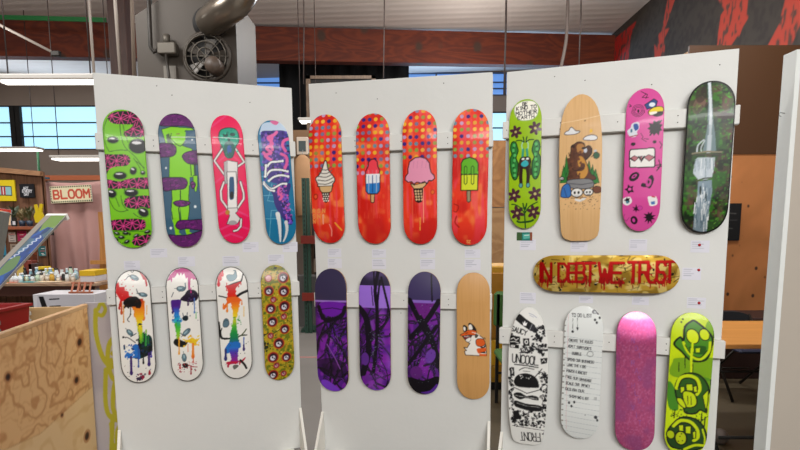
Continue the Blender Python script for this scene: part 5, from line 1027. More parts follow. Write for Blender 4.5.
# ------------------------------------------------------------------ partition with brown board over plywood, right
osb = wood('orange_plywood', 'bc7844', 'a46838', (1.2, 1, .7), .6, wscale=1.2, knots=8)
pw = thing('wall_partition', (3.03, 5.9, 0), 'partition with a brown upper board over orange plywood, right of the displays', 'partition')
MB().box((0, 0, .02), (1.31, .02, 2.24)).box((-.7, 0, .02), (-.004, .02, 2.24)).build('plywood_sheet', osb, pw)
MB().box((-.0, -.012, 2.24), (1.31, .02, 3.35)).build('brown_board', mat('brown_board', '46290f', .5), pw)
MB().box((-.7, .022, 0), (-.61, .12, 2.2)).box((0, .022, 0), (.09, .12, 3.3)).box((1.1, .022, 0), (1.19, .12, 3.3)).build('stud', wood('stud_wood', 'a07848', '8a6038', (5, 5, .6)), pw)
A = Art(36, 80, '141416'); A.L([(8, 20), (28, 22)], 2, '50504e'); A.L([(8, 36), (30, 36)], 2, '3c3c3c'); A.L([(10, 52), (24, 54)], 2, '4a4a48')
o = painted('notice_board', A, .26, .40, .02, M_paper, dark_m, nx=36, ny=60); q = at(733, 222, 5.85); o.location = (q.x-.03, 5.879, q.z-.2); tag(o, 'small black notice fixed to the orange plywood right of the waterfall deck', 'sign')
# ------------------------------------------------------------------ far background between and above the panels
far_osb = wood('tan_plywood', 'b07c46', '8a5a2c', (1, 1, 1.4), .6, wscale=1.2)
tp = thing('plywood_wall_sheet', (2.0, 11.0, 0), 'tan plywood sheets standing far behind the gap between middle and right panels', 'plywood')
MB().box((-.7, 0, 1.85), (.7, .03, 3.16)).build('upper_sheet', far_osb, tp); MB().box((-.7, -.02, .0), (.7, .01, 1.83)).build('lower_sheet', wood('tan_plywood_light', 'b28a5c', '946a40', (1, 1, 1.4), .6, wscale=1.2), tp)
dr = MB(); n = 40; vs = []
for i in range(n+1):
    x = -2.55+2.75*i/n; y = 11.9+.06*math.sin(i*1.3)
    vs += [(x, y, 1.9), (x, y, 5.12)]
vs += [(v[0], v[1]+.02, v[2]) for v in vs]
N2 = 2*(n+1); fs = [(2*i, 2*i+2, 2*i+3, 2*i+1) for i in range(n)]+[(N2+2*i, N2+2*i+1, N2+2*i+3, N2+2*i+2) for i in range(n)]+[(2*i+1, 2*i+3, N2+2*i+3, N2+2*i+1) for i in range(n)]+[(2*i, N2+2*i, N2+2*i+2, 2*i+2) for i in range(n)]
bd = MB().add(vs, fs, 0, True).build('black_drape', mat('black_cloth', '0c0a0c', .9)); tag(bd, 'black drape hanging under the red-brown beam behind the middle panel', 'drape')
rod = MB().tube([(-2.6, 11.9, 5.13), (.25, 11.9, 5.13)], .02, 8).tube([(-2.2, 11.9, 5.13), (-2.2, 11.9, 5.19)], .012, 6).tube([(.2, 11.9, 5.13), (.2, 11.9, 5.25)], .012, 6).build('rod', steel, bd)
# door-like wooden frame seen above the middle panel
fr = thing('wooden_screen', None, 'tan wooden frame edge rising just above the middle panel', 'frame', M=Matrix.Translation((at(341, 80, 9.0).x, 9.0, 0)))
fw = wood('frame_wood', '6a5440', '4c3a2c', (3, 3, .8))
z = at(341, 76, 9.0).z; MB().box((-.56, -.03, 0), (-.49, .03, z)).box((.49, -.03, 0), (.56, .03, z)).build('post', fw, fr); MB().box((-.56, -.03, z-.05), (.56, .03, z)).build('lintel', fw, fr)
pnl = MB().box((-.49, 0, 0), (.49, .015, z-.05)).build('panel', dark_m, fr)
# ------------------------------------------------------------------ unit heater above the left panel
hs = mat('heater_steel', '3e362e', .55, metal=.2, noise=.1, nscale=5); hd = mat('heater_dark', '120f0d', .6)
hY = 5.6; a = at(135, 20, hY); b = at(238, 83, hY)
hx0, hx1, hz0, hz1 = a.x, b.x, b.z-.25, at(180, -4, hY).z
ht = thing('unit_heater', ((hx0+hx1)/2, hY, 0), 'grey-brown suspended unit heater with a round fan above the left panel', 'heater'); cx = (hx0+hx1)/2; W2 = (hx1-hx0)/2
bd = MB().prism([(-W2, hz0), (W2, hz0), (W2, hz1-.02), (W2-.35, hz1-.02), (W2*.1, hz1+.08), (-W2*.45, hz1-.02), (-W2, hz1-.18)], 0, .75).build('casing', hs, ht)
q = at(208, 58, hY); fx, fz = q.x-cx, q.z; R = .24
MB().lathe([(R, 0), (R, -.05), (R-.03, -.05), (R-.03, -.002)], (fx, 0, fz), 28, axis='y').build('fan_ring', hs, ht)
MB().lathe([(R-.03, -.004), (R-.03, -.001)], (fx, 0, fz), 28, axis='y').build('fan_opening', hd, ht)
fb = MB()
for k in range(5):
    t0 = k*1.2566; p0 = Vector((fx, -.02, fz)); 
    fb.add([p0+Vector((.04*math.cos(t0), 0, .04*math.sin(t0))), p0+Vector((.2*math.cos(t0-.25), .01, .2*math.sin(t0-.25))), p0+Vector((.2*math.cos(t0+.35), -.02, .2*math.sin(t0+.35))), p0+Vector((.05*math.cos(t0+.7), -.012, .05*math.sin(t0+.7)))], [(0, 1, 2, 3)])
fb.build('fan_blades', mat('fan_blade', '3a332c', .4, metal=.3), ht)
gw = mat('guard_wire', '5a544c', .5, metal=.5); g_ = MB()
for r_ in (.08, .14, .2): g_.tube([(fx+r_*math.cos(t), -.07, fz+r_*math.sin(t)) for t in np.linspace(0, 2*math.pi, 25)], .006, 6)
for k in range(4): t = k*.785; g_.tube([(fx+.22*math.cos(t), -.06, fz+.22*math.sin(t)), (fx-.22*math.cos(t), -.06, fz-.22*math.sin(t))], .005, 6)
g_.build('fan_guard', gw, ht)
MB().lathe([(.07, -.2), (.08, -.17), (.08, -.05)], (fx+.1, 0, fz-.11), 16, axis='y').build('motor', mat('motor_paint', '4a3c32', .5), ht)
v = at(170, 52, hY); vx, vz = v.x-cx, v.z
MB().box((vx-.08, -.12, vz-.05), (vx+.1, -.02, vz+.06), 0, .01).lathe([(.035, 0), (.035, .09)], (vx, -.07, vz+.05), 12).build('gas_valve', gw, ht)
MB().box((vx-.06, -.03, vz-.32), (vx+.06, 0, vz-.14)).build('white_plate', mat('plate_white', '6c665e', .6), ht)
pipe = mat('black_pipe', '2a2520', .5, metal=.3)
v0 = at(152, -30, hY); v1 = at(155, 55, hY)
MB().tube([(v0.x-cx, -.09, v0.z+.4), (v1.x-cx, -.09, v1.z+.05), (v1.x-cx+.03, -.09, v1.z), (vx-.08, -.08, vz)], .02, 10).build('gas_pipe', pipe, ht)
MB().tube([(vx, -.1, vz-.05), (vx+.03, -.12, vz-.3), (vx+.12, -.1, vz-.45)], .014, 8).build('flexible_hose', pipe, ht)
# flexible duct elbow
e0 = at(206, 20, hY-.1); pts = [(e0.x-cx, -.02, e0.z), (e0.x-cx+.22, -.25, e0.z+.02), (e0.x-cx+.38, -.35, e0.z+.08), (e0.x-cx+.47, -.35, e0.z+.24), (e0.x-cx+.45, -.3, e0.z+.5), (e0.x-cx+.43, -.3, 5.15)]
P_ = smooth(pts, False, 8); MB().tube(P_, [.135+(.006 if i % 2 else 0) for i in range(len(P_))], 22).build('flue_duct', mat('galvanised_duct', '8a8074', .28, metal=.85, noise=.15, nscale=8), ht)
MB().lathe([(.155, -.04), (.155, .02)], (e0.x-cx, -.0, e0.z), 24, axis='y').build('duct_collar', hd, ht)
for sx in (-1, 1): MB().tube([(sx*(W2-.08), .2, hz1-.2), (sx*(W2-.08), .2, 5.2)], .01, 6).build('hanger_rod', steel, ht)
# conduits and hanging cables
cdm = mat('pale_conduit', '9c9086', .5); dkc = mat('dark_cable', '3c302c', .6)
def cable(p0, p1, Y, r, m_, name, lab, cat, ztop=None):
    a = at(*p0, Y); b = at(*p1, Y)
    if ztop is None: ztop = 5.06+.026*(a.x+7)
    k = (ztop-b.z)/(a.z-b.z); a = b+(a-b)*k
    mid = (a+b)/2+Vector((.006, 0, 0))
    o = MB().tube([a, mid, b], r, 8).build(name, m_); return tag(o, lab, cat)
cable((88.5, 0), (95.5, 95), 6.6, .016, cdm, 'conduit', 'pale thin conduit hanging left of the brown post', 'conduit')
cable((114.5, 0), (121.5, 90), 6.0, .018, cdm, 'conduit', 'pale conduit running down in front of the brown post', 'conduit')
cable((131.5, 0), (134.5, 90), 6.4, .022, mat('conduit_tan', '7a6a5c', .6), 'conduit', 'tan conduit between the brown post and the heater', 'conduit')
cable((303.5, 0), (303.5, 84), 8.5, .008, dkc, 'hanging_wire', 'thin dark wire hanging between left and middle panels', 'wire')
cable((384, 0), (383.5, 78), 8.5, .008, dkc, 'hanging_wire', 'thin dark wire hanging over the middle of the middle panel', 'wire')
cable((506, 0), (504, 95), 8.5, .014, dkc, 'hanging_cable', 'dark cable hanging at the gap between middle and right panels', 'cable')
cable((580, 30), (579, 66), 8.5, .010, dkc, 'hanging_cable', 'thin vertical cable on the beam just right of a thicker bent one', 'cable')
a, b, c, d_ = at(568, -2, 8.4), at(567, 25, 8.4), at(565.5, 45, 8.4), at(560, 72, 8.4)
a = Vector((a.x, a.y, 5.35)); tag(MB().tube(smooth([tuple(a), tuple(b), tuple(c), tuple(d_)], False), .024, 8).build('hanging_hose', mat('hose_grey', '5c504a', .6)), 'thick grey hose hanging over the beam above the right panel', 'hose')
# green strip and diagonal rod in front of the left beam
a, b = at(-8, 17, 9.2), at(106, 20, 9.2); tag(MB().beam(a, b, .02, .07).build('green_pipe', mat('green_paint', '1c6a34', .5)), 'green painted pipe along the top of the left beam', 'pipe')
a, b = at(-6, 22, 7.6), at(56, 54, 7.6); k = MB().tube([a+(a-b)*.9, b], .018, 8).build('tie_rod', cdm); tag(k, 'diagonal pale tie rod crossing the beam at upper left', 'rod'); MB().box((b.x-.06, b.y-.03, b.z-.03), (b.x+.06, b.y+.03, b.z+.04), 0, .01).build('clamp', pipe, k)
# ------------------------------------------------------------------ fluorescent fixtures
tube_m = mat('lamp_diffuser', 'ffffff', .4, emit='fff8ee', estr=2.6); house = mat('lamp_housing', 'b9b4ae', .5)
def fixture(px0, px1, py, Y, h, lab, ztop=5.1, w=.22, dy=0):
    a = at(px0, py, Y); b = at(px1, py, Y); L_ = b.x-a.x
    r = thing('fluorescent_light', ((a.x+b.x)/2, Y, a.z), lab, 'ceiling light', 'fluorescent lights')
    MB().box((-L_/2, -w/2, h*.35), (L_/2, w/2, h), 0, .01).build('housing', house, r)
    MB().box((-L_/2+.02, -w/2+.01, 0), (L_/2-.02, w/2-.01, h*.36), 0, .012).build('diffuser', tube_m, r)
    for s in (-.42, .42): MB().tube([(s*L_, 0, h), (s*L_, 0, ztop-a.z)], .006, 6).build('hanger', dkc, r)
    return r
fixture(1, 99, 84.0, 5.0, .075, 'long bright fluorescent light at upper left beside the left panel', 5.0, .12)
fixture(-40, 41, 151, 9.5, .06, 'small fluorescent light low at the far left edge, under the windows')
fixture(54, 118, 160.5, 7.6, .06, 'fluorescent light over the mauve curtain, left of the left panel')
fixture(299, 318, 123, 9.0, .07, 'small light glowing in the gap between left and middle panels')
# green downpipe and white pole seen behind
tag(MB().tube([at(37.5, 148, 9.6), at(37.5, 178, 9.6)-Vector((0, 0, 1.5))], .02, 8).build('green_pole', mat('green_pole_paint', '2a6a44', .5)), 'thin green vertical pole behind the wooden booth', 'pole')
# ------------------------------------------------------------------ left foreground: plywood counter
plyc = wood('counter_plywood', 'dcae78', 'bd8350', (1, .62, 1.25), .55, wscale=1.7, knots=3.2)
plyc2 = wood('counter_plywood_pale', 'e2bf8c', 'd2a870', (1, .6, 2.0), .55, wscale=.9, knots=3.0)
ce = at(87, 306, 3.40); cz = ce.z; _r = ray(0, 337); _n = Vector((0, 0, CAM_H))+_r*((cz-CAM_H)/_r.z); CYAW = math.atan2(_n.x-ce.x, ce.y-_n.y)
cb = thing('plywood_counter', (ce.x, 3.40, 0), 'plywood counter with swirling grain at the lower left', 'counter', rotz=CYAW)
cn = Vector((math.cos(CYAW), math.sin(CYAW), 0)); cdn = Vector((-math.sin(CYAW), math.cos(CYAW), 0)); CW = 1.9
def tcount(px, py): q_ = onplane(px, py, Vector((ce.x, 3.40, 0)), cn); return ((q_-Vector((ce.x, 3.40, 0))).dot(cdn)+CW)/CW, 1-q_.z/cz
A = Art(440, 200, 'e2b680', tcount)
def grain(A, c, ch, cw, seed, f=9, th=.45, sharp=.2, al=.7, msk=None):
    n_ = vnoise(A.H, A.W, ch, cw, seed)*.75+vnoise(A.H, A.W, ch*3, cw*3, seed+1)*.18+vnoise(A.H, A.W, ch*8, cw*6, seed+2)*.07
    v_ = .5+.5*np.sin(n_*f*6.28); m_ = np.clip((v_-th)/sharp, 0, 1)*al
    if msk is not None: m_ = m_*msk
    m_ = m_[..., None]; A.a = A.a*(1-m_)+np.array([c_*255 for c_ in A.c(c)], np.float32)*m_
low = A.P([(0, 452), (40, 434), (60, 416), (95, 384), (104, 378), (104, 700), (-900, 700), (-900, 560)], 'e6c492')
grain(A, 'bc8450', 5, 8, 3, 5.5, .72, .25, .8, ~low); grain(A, 'cf9a66', 9, 14, 8, 6, .75, .2, .55, ~low); grain(A, 'd2a66c', 4, 6, 12, 3, .8, .2, .45, low)
for x, y, rx, ry in ((8, 377, 2.6, 4.0), (79.5, 342, 2.2, 4), (76.5, 380, 2, 3.6), (87, 436, 2, 4.5), (62, 415, 1.2, 2), (45, 320, 1, 1.4)): A.E(x, y, rx*1.7, ry*1.6, 'a86a3c', .2, al=.6); A.E(x, y, rx, ry, '5a2c18', .2); A.E(x, y, rx*.5, ry*.6, '1e0e08', .2)
A.L([(0, 452), (40, 434), (60, 416), (95, 384), (104, 378)], .5, 'a87848', al=.6)
M_ply = colmat('counter_plywood_face', .55)
sf = painted('side_sheet', A, CW, cz, .018, M_ply, plyc2, cb, nx=440, ny=200); sf.rotation_euler = (0, 0, math.pi/2); sf.location = (0, -CW/2, 0)
MB().box((-.45, -.02, 0), (-.02, 0, cz)).build('end_sheet', plyc2, cb); MB().box((-.03, -CW, cz-.01), (.003, .004, cz+.014), 0, .003).build('top_rail', wood('pale_rail', 'd8b080', 'c09468', (5, .5, 5), .5), cb)
MB().box((-.9, -CW, cz-.19), (-.03, -.03, cz-.17)).build('inner_shelf', mat('black_laminate', '121212', .5), cb)
MB().box((-.9, -CW, 0), (-.88, -.01, cz-.14)).build('inner_side', plyc2, cb)
# graffiti board behind it
A = Art(60, 200, 'b4aeb2'); A.mixn('9e98a0', 6, 3, 2, .4, .7, .6); yl = 'b0aa30'
for l, w_ in (([(22, 8), (28, 0), (34, 8), (28, 16), (20, 14)], 3), ([(18, 10), (16, 40), (24, 70), (36, 84)], 4), ([(46, 45), (36, 55), (32, 78), (38, 98), (48, 100)], 4), ([(40, 66), (48, 62), (50, 76), (42, 84), (38, 74)], 3), ([(28, 88), (24, 130), (30, 150), (50, 156)], 4), ([(50, 96), (40, 110), (36, 140), (46, 150)], 4), ([(34, 150), (28, 200)], 4), ([(48, 160), (40, 172), (38, 200)], 4), ([(30, 160), (32, 198)], 3)): A.L(l, w_*1.9, yl, 1)
q0, q1 = at(84, 303, 3.43), at(121, 303, 3.43)
gb = painted('graffiti_board', A, q1.x-q0.x, q0.z, .02, M_paper, M_paper, nx=80, ny=240); gb.location = ((q0.x+q1.x)/2, 3.43, .0); tag(gb, 'pale grey board with yellow-green scribbles behind the plywood counter end', 'board')
# things on the inner shelf / counter
redp = mat('red_plastic', '9a1a1e', .4); sz = cz-.17
bn = MB(); o_ = thing('storage_bin', (at(2, 315, 3.0).x-.17, 3.0, sz), 'red plastic bin with white papers at the left edge behind the counter', 'bin')
bn.prism([(-.2, 0), (.2, 0), (.225, .22), (.205, .22), (.185, .02), (-.185, .02), (-.205, .22), (-.225, .22)], -.15, .15); bn.box((-.2, -.15, 0), (.2, -.135, .22)).box((-.2, .135, 0), (.2, .15, .22)); bn.build('body', redp, o_)
MB().box((-.235, -.165, .21), (-.2, .165, .225)).box((.2, -.165, .21), (.235, .165, .225)).box((-.2, -.165, .21), (.2, -.145, .225)).box((-.2, .145, .21), (.2, .165, .225)).build('rim', redp, o_)
tag(MB().box((at(2, 315, 3.0).x-.30, 2.92, sz+.022), (at(2, 315, 3.0).x-.03, 3.1, sz+.19), 0, .003).build('paper_stack', mat('white_paper', 'd6d2cc', .7)), 'white papers standing inside the red bin', 'papers')
for i, (x, y, c, l) in enumerate(((-2.16, 2.56, '2a2826', 'dark magazines fanned on the counter in front of the red bin'), (-2.22, 2.80, '8a8684', 'grey flyers stacked on the counter beside the red bin'), (-2.27, 3.12, 'c8c4bc', 'small white card stack at the far end of the counter'))):
    s = MB()
    for k in range(8):
        s.beam((x-.04+.004*(k % 3), y-.10+.01*(k % 4), sz+.012+k*.0235), (x-.03-.004*(k % 3), y+.11-.01*(k % 2), sz+.012+k*.0235), .14, .022, k % 2)
    tag(s.build('magazine_stack' if i < 2 else 'card_stack', [mat('mag_%d' % i, c, .4, noise=.4, nscale=14), mat('mag_pale_%d' % i, 'b4b0aa', .5, noise=.4, nscale=20)]), l, 'magazines' if i < 2 else 'cards')
# white box with two black letters
lt = mat('white_card', 'cfcdd2', .6); A = Art(200, 60, 'cdccd4'); A.P([(18, 8), (34, 8), (44, 52), (26, 52)], '16161a'); A.L([(54, 20), (84, 18)], 5, '16161a'); A.L([(54, 50), (86, 48)], 6, '16161a'); A.P([(0, 0), (14, 0), (10, 60), (0, 60)], 'dddce2')
q0, q1 = at(34, 309, 4.4), at(95, 309, 4.4)
wbx = painted('printed_box', A, q1.x-q0.x, .120, .3, M_paper, lt, nx=160, ny=50); wbx.location = ((q0.x+q1.x)/2, 4.4, q0.z); tag(wbx, 'long white box with bold black letter strokes on the work table', 'box')
# ------------------------------------------------------------------ work table with paint pots
tbm = wood('table_wood', 'b99a80', '96745a', (.7, 3, 3), .6)
tb = thing('work_table', (-3.42, 4.98, 0), 'cluttered wooden work table in front of the mauve curtain', 'table'); tz = at(60, 283, 4.78).z
MB().box((-.9, -.2, tz-.03), (.72, .27, tz), 0, .004).build('table_top', tbm, tb); MB().box((-.86, -.18, tz-.12), (.68, -.16, tz-.03)).build('apron', mat('dark_apron', '4a2a20', .6), tb)
for sx in (-.85, .62):
    for sy in (-.18, .2): MB().box((sx, sy, 0), (sx+.05, sy+.05, tz-.03)).build('leg', tbm, tb)
lowt = thing('side_table', (-3.1, 4.36, 0), 'low black-topped table carrying the white lettered box', 'table'); lz = q0.z
MB().box((-.95, 0, lz-.03), (.85, .38, lz-.002)).build('table_top', mat('black_top', '17151a', .5), lowt)
for sx in (-.93, .8):
    for sy in (.01, .33): MB().box((sx, sy, 0), (sx+.04, sy+.04, lz-.03)).build('leg', dark_m, lowt)
rr = random.Random(11); pots = [('dfe4e6', 'white'), ('a8c8d4', 'pale blue'), ('c8d8c0', 'pale green'), ('d8cfc0', 'cream'), ('26262a', 'black'), ('b07a8a', 'pink'), ('c8a040', 'ochre'), ('7aa0b0', 'blue')]
pm = [mat('pot_%d' % i, c, .35) for i, (c, _) in enumerate(pots)]
k = 0
for row in range(3):
    for i in range(11):
        px = 22+i*5.1+rr.uniform(-1, 1)+row*2; y = 4.93+row*.085+rr.uniform(-.02, .02); x = at(px, 275, y).x
        if x > -2.75: continue
        c = rr.randrange(8); R_ = rr.uniform(.013, .021); H_ = rr.uniform(.035, .07)+(.04 if row == 2 else 0)
        b = MB().lathe([(R_, 0), (R_, H_*.75), (R_*.7, H_*.85), (R_*.7, H_)], (0, 0, 0), 10).build('paint_pot', pm[c]); b.location = (x, y, tz)
        tag(b, 'small paint pot among the crowd of pots on the work table', 'paint pot', 'paint pots on the work table')
        MB().lathe([(R_*.8, H_), (R_*.8, H_+.014)], (0, 0, 0), 10).build('lid', pm[rr.choice((0, 4, 0))], b); k += 1
gm = mat('green_pot', '9ac08a', .4)
for i in range(5):
    q = at(4+i*4.2, 288.5, 4.84); b = MB().lathe([(.022, 0), (.02, .05), (.013, .055), (.013, .06)], (0, 0, 0), 10).build('squeeze_bottle', gm if i < 2 else pm[0]); b.location = (q.x, 4.84, tz)
    tag(b, 'small %s squeeze bottle in the row at the table left edge' % ('green' if i < 2 else 'white'), 'bottle', 'squeeze bottles at the left edge, '+('green' if i < 2 else 'white')); MB().lathe([(.006, .06), (.003, .085)], (0, 0, 0), 8).build('nozzle', pm[0], b)
for i, (px, c, l) in enumerate(((14, 'c8643c', 'orange and white sheet of paper lying on the work table'), (34, '3f8f90', 'teal edged sheet of paper lying on the work table'), (50, 'd8c0a0', 'cream sheet of paper lying on the work table'))):
    x = at(px, 290, 4.85).x; tag(MB().box((x-.11, 4.80, tz+.0005+i*.002), (x+.12, 4.90, tz+.002+i*.002)).build('paper_sheet', mat('sheet_%d' % i, c, .6, noise=.5, nscale=18)), l, 'paper')
# yellow-topped white box at the right end of the table
q0, q1 = at(82, 290, 4.86), at(97, 290, 4.86); zt, zm = at(90, 270.5, 4.86).z, at(90, 276, 4.86).z
yb = thing('carton', ((q0.x+q1.x)/2-.01, 4.86, tz), 'white carton with a yellow lid at the table end', 'carton'); w_ = (q1.x-q0.x)/2
MB().box((-w_, 0, 0), (w_, .2, zm-tz), 0, .003).build('body', lt, yb); MB().box((-w_-.003, -.003, zm-tz), (w_+.003, .203, zt-tz), 0, .003).build('lid', mat('yellow_card', 'd8b020', .5), yb)
# wire basket / crate at the counter end
cr = MB(); q = at(87, 305, 4.5); z_ = wbx.location.z+.1205
for i in range(4): cr.beam((q.x-.10+i*.05, 4.46, z_+.008), (q.x-.17+i*.05, 4.62, z_+.075), .014, .012)
cr.beam((q.x-.12, 4.46, z_+.008), (q.x+.08, 4.46, z_+.008), .014, .014).beam((q.x-.19, 4.62, z_+.07), (q.x+.0, 4.62, z_+.07), .014, .014).beam((q.x-.12, 4.62, z_), (q.x-.12, 4.62, z_+.07), .012, .012)
tag(cr.build('wooden_rack', mat('rack_wood', '9a5a40', .5)), 'small reddish slatted rack leaning on the white box', 'rack')
# ------------------------------------------------------------------ mauve curtain and BLOOM sign
n = 90; vs = []; cy = 5.7; c0, c1 = at(42, 200, cy).x, at(103, 200, cy).x; zt, zb = at(70, 181, cy).z, at(70, 288, cy).z
nz = 24
for j in range(nz+1):
    v = j/nz
    for i in range(n+1):
        u = i/n; a_ = .004+.03*(v**1.2); wob = .02*math.sin(v*3+u*4)
        vs.append((c0+(c1-c0)*u+(.03*v*(1-u)), cy+a_*(math.sin(u*24+wob*30)+.9*math.sin(u*10+2+v)), zt-(zt-zb)*v-.02*math.sin(u*3.14)*(1-v)))
fs = [(j*(n+1)+i, j*(n+1)+i+1, (j+1)*(n+1)+i+1, (j+1)*(n+1)+i) for j in range(nz) for i in range(n)]
cu = MB().add(vs, fs, 0, True).build('curtain', mat('mauve_cloth', 'b48a84', .85, noise=.06, nscale=8)); sol = cu.modifiers.new('thickness', 'SOLIDIFY'); sol.thickness = .004
tag(cu, 'mauve cloth curtain hanging behind the BLOOM sign', 'curtain')
MB().beam((c0-.02, cy+.045, zt+.035), (c1+.1, cy+.045, zt+.035), .05, .05).build('rail', mat('orange_timber', '9a5230', .6), cu)
MB().box((c0-.03, cy+.03, 0), (c0+.02, cy+.08, zt+.02)).box((c1-.0, cy+.03, 0), (c1+.05, cy+.08, zt+.02)).build('post', wood('stand_wood', 'a87848', '8a5a30', (5, 5, .7)), cu)
A = Art(210, 84, 'e6dcb8')
for i in range(19): A.P([(4+i*11, 2), (11+i*11, 2), (11+i*11, 8), (4+i*11, 8)], '2a3428'); A.P([(4+i*11, 75), (11+i*11, 75), (11+i*11, 82), (4+i*11, 82)], '2a3428')
for i in range(6): A.P([(1, 10+i*12), (5, 10+i*12), (5, 16+i*12), (1, 16+i*12)], '2a3428'); A.P([(205, 10+i*12), (209, 10+i*12), (209, 16+i*12), (205, 16+i*12)], '2a3428')
A.txt('BLOOM', 17, 22, 40, 'c8503c', 9, -.0, 1.36, .70); q0, q1 = at(51, 190, cy-.05), at(92.5, 190, cy-.05); w_ = q1.x-q0.x
o = painted('bloom_sign', A, w_, w_*.40, .008, M_paper, lt, nx=210, ny=84); o.location = ((q0.x+q1.x)/2, cy-.062, at(70, 202.5, cy-.05).z); o.rotation_euler = (0, .045*-1, 0); o.name = 'lettered_sign'; tag(o, 'cream sign reading BLOOM in red capitals on the mauve curtain', 'sign')
bt = MB(); b0 = at(44, 178, cy); bt.prism([(0, 0), (.045, 0), (.055, -.45), (.03, -1.05), (-.01, -1.05), (.015, -.5)], 0, .02); bo = bt.build('blue_cloth_strip', mat('blue_cloth', '1f6c86', .8)); MB().box((-.01, 0, -.01), (.05, .1, .005)).build('knot', mat('blue_knot', '1f6c86', .8), bo); bo.location = (b0.x+.01, cy-.10, b0.z); tag(bo, 'blue fabric strip hanging at the left edge of the mauve curtain', 'cloth')
# easel-like wooden post right of the curtain
e = at(103, 235, 5.2); e = at(103, 235, 5.45); es = MB().box((e.x-.02, 5.42, 0), (e.x+.03, 5.45, at(103, 212, 5.45).z)).box((e.x-.12, 5.40, at(103, 262, 5.45).z-.02), (e.x+.2, 5.42, at(103, 262, 5.45).z+.02)).beam((e.x-.1, 5.43, 0), (e.x-.01, 5.44, 1.3), .03, .03).build('easel', wood('easel_wood', 'c08848', 'a06a34', (5, 5, .7))); tag(es, 'wooden easel standing between the curtain and the left panel', 'easel')
# ------------------------------------------------------------------ wooden slat booth wall with shelves, far left
slat = wood('booth_slats', '8a6248', '6a4632', (7, 7, .8), .7, wscale=1.5)
by = 5.3; x1 = at(42, 180, by).x; zt = at(20, 172, by).z; bw = thing('slat_booth_wall', (x1, by, 0), 'weathered vertical slat booth wall at the far left', 'booth wall')
s = MB(); w_ = .075
for i in range(17): s.box((-(i+1)*w_+.004, (i % 2)*.006, .3), (-i*w_, .018+(i % 2)*.006, zt+.006*math.sin(i*2)))
s.build('slats', slat, bw)
MB().beam((-1.3, -.03, zt+.10), (.02, -.03, zt-.02), .05, .045).build('top_trim', wood('top_trim_wood', 'a87e5c', '8c6446', (.6, 5, 5)), bw)
shz = at(20, 226.5, by-.1).z; MB().box((-1.3, -.17, shz-.03), (.01, -.002, shz), 0, .003).build('shelf', wood('shelf_wood', 'a05a3c', '7a4028', (.6, 5, 5)), bw)
MB().box((-.05, -.01, 0), (0, .05, zt)).box((-1.27, -.01, 0), (-1.22, .05, zt)).build('post', slat, bw)
lower = at(20, 262, by).z
def onwall(px0, py0, px1, py1, A, name, lab, cat, side, off=.03, t=.015, nx=60, ny=60, rot=0):
    a_, b_ = at(px0, py0, by-off), at(px1, py1, by-off); o = painted(name, A, b_.x-a_.x, a_.z-b_.z, t, M_paper, side, nx=nx, ny=ny); o.location = ((a_.x+b_.x)/2, by-off, b_.z); o.rotation_euler = (0, rot, 0); return tag(o, lab, cat)
A = Art(100, 90, 'd8be1c'); A.P([(0, 26), (82, 28), (82, 66), (0, 64)], '8ab8bc'); A.P([(30, 28), (52, 28), (52, 66), (30, 64)], 'a8282a'); A.L([(41, 32), (41, 60)], 5, 'd8e0e0'); A.L([(0, 26), (82, 28), (82, 66), (0, 64)], 4, '3a4a44')
onwall(-6, 180, 16, 201, A, 'framed_picture', 'yellow framed picture with blue and red stripes at the far left', 'picture', mat('yellow_edge_paint', 'c8a818', .5))
A = Art(60, 54, '17161a'); A.txt('ART', 16, 12, 10, 'c8c8cc', 2.4); A.txt('EVERY', 12, 23, 11, 'c8c8cc', 2.6); A.txt('DAY', 18, 37, 9, 'c8c8cc', 2.4)
onwall(19, 184, 34.5, 197.5, A, 'black_sign', 'black square sign with small white lettering on the slat wall', 'sign', dark_m)
A = Art(60, 60, 'e8c8a0'); A.P([(0, 0), (60, 0), (60, 12), (0, 6)], 'c03a2c'); A.txt('TA', 16, 20, 18, 'c8642c', 5); 
onwall(-4, 209, 10.5, 224.5, A, 'orange_card', 'cream and red card on the shelf at the far left edge', 'card', lt, off=.12, rot=.12)
leafm = mat('dark_leaf', '2c3a1c', .6); pot_m = mat('blue_pot', '26364a', .5)
def plant(px, lab, hgt, leaf, seed):
    y = by-.09; q = at(px, 226, y); t = thing('potted_plant', (q.x, y, shz), lab, 'plant'); MB().lathe([(.022, 0), (.03, .055), (.026, .055)], (0, 0, 0), 12).build('pot', pot_m, t)
    m_ = MB(); r = random.Random(seed)
    for _ in range(34):
        a_ = r.uniform(0, 6.28); h = r.uniform(.3, 1)*hgt; d = r.uniform(.01, .055); p = Vector((d*math.cos(a_), d*math.sin(a_)*.6, .05+h)); s_ = Vector((math.cos(a_+1.2)*.013, 0, .006)); u_ = Vector((math.cos(a_)*.02, math.sin(a_)*.02, .028))
        m_.add([p-s_, p-u_*.7, p+s_, p+u_], [(0, 1, 2, 3)])
        if _ % 3 == 0: m_.tube([(0, 0, .05), (p.x*.5, p.y*.5, p.z*.6), tuple(p)], .002, 5)
    m_.build('foliage', leaf, t)
plant(14.5, 'small dark bushy plant on the shelf below the black sign', .13, leafm, 1)
plant(22.5, 'dry brown grassy plant on the shelf, middle of three', .10, mat('dry_leaf', '6a5a34', .7), 2)
plant(30, 'olive grassy plant on the shelf next to the yellow cutout', .12, mat('olive_leaf', '4a4a26', .7), 3)
q = at(16, 225, by-.14); tg = MB().box((q.x-.02, by-.165, shz), (q.x+.022, by-.155, shz+.085)).build('small_card', dark_m); tag(tg, 'tiny black and white card in front of the bushy plant', 'card'); MB().box((q.x-.012, by-.167, shz+.015), (q.x+.014, by-.1655, shz+.05)).build('white_print', lt, tg)
q = at(41, 213, by-.16); r_ = MB(); s = .05
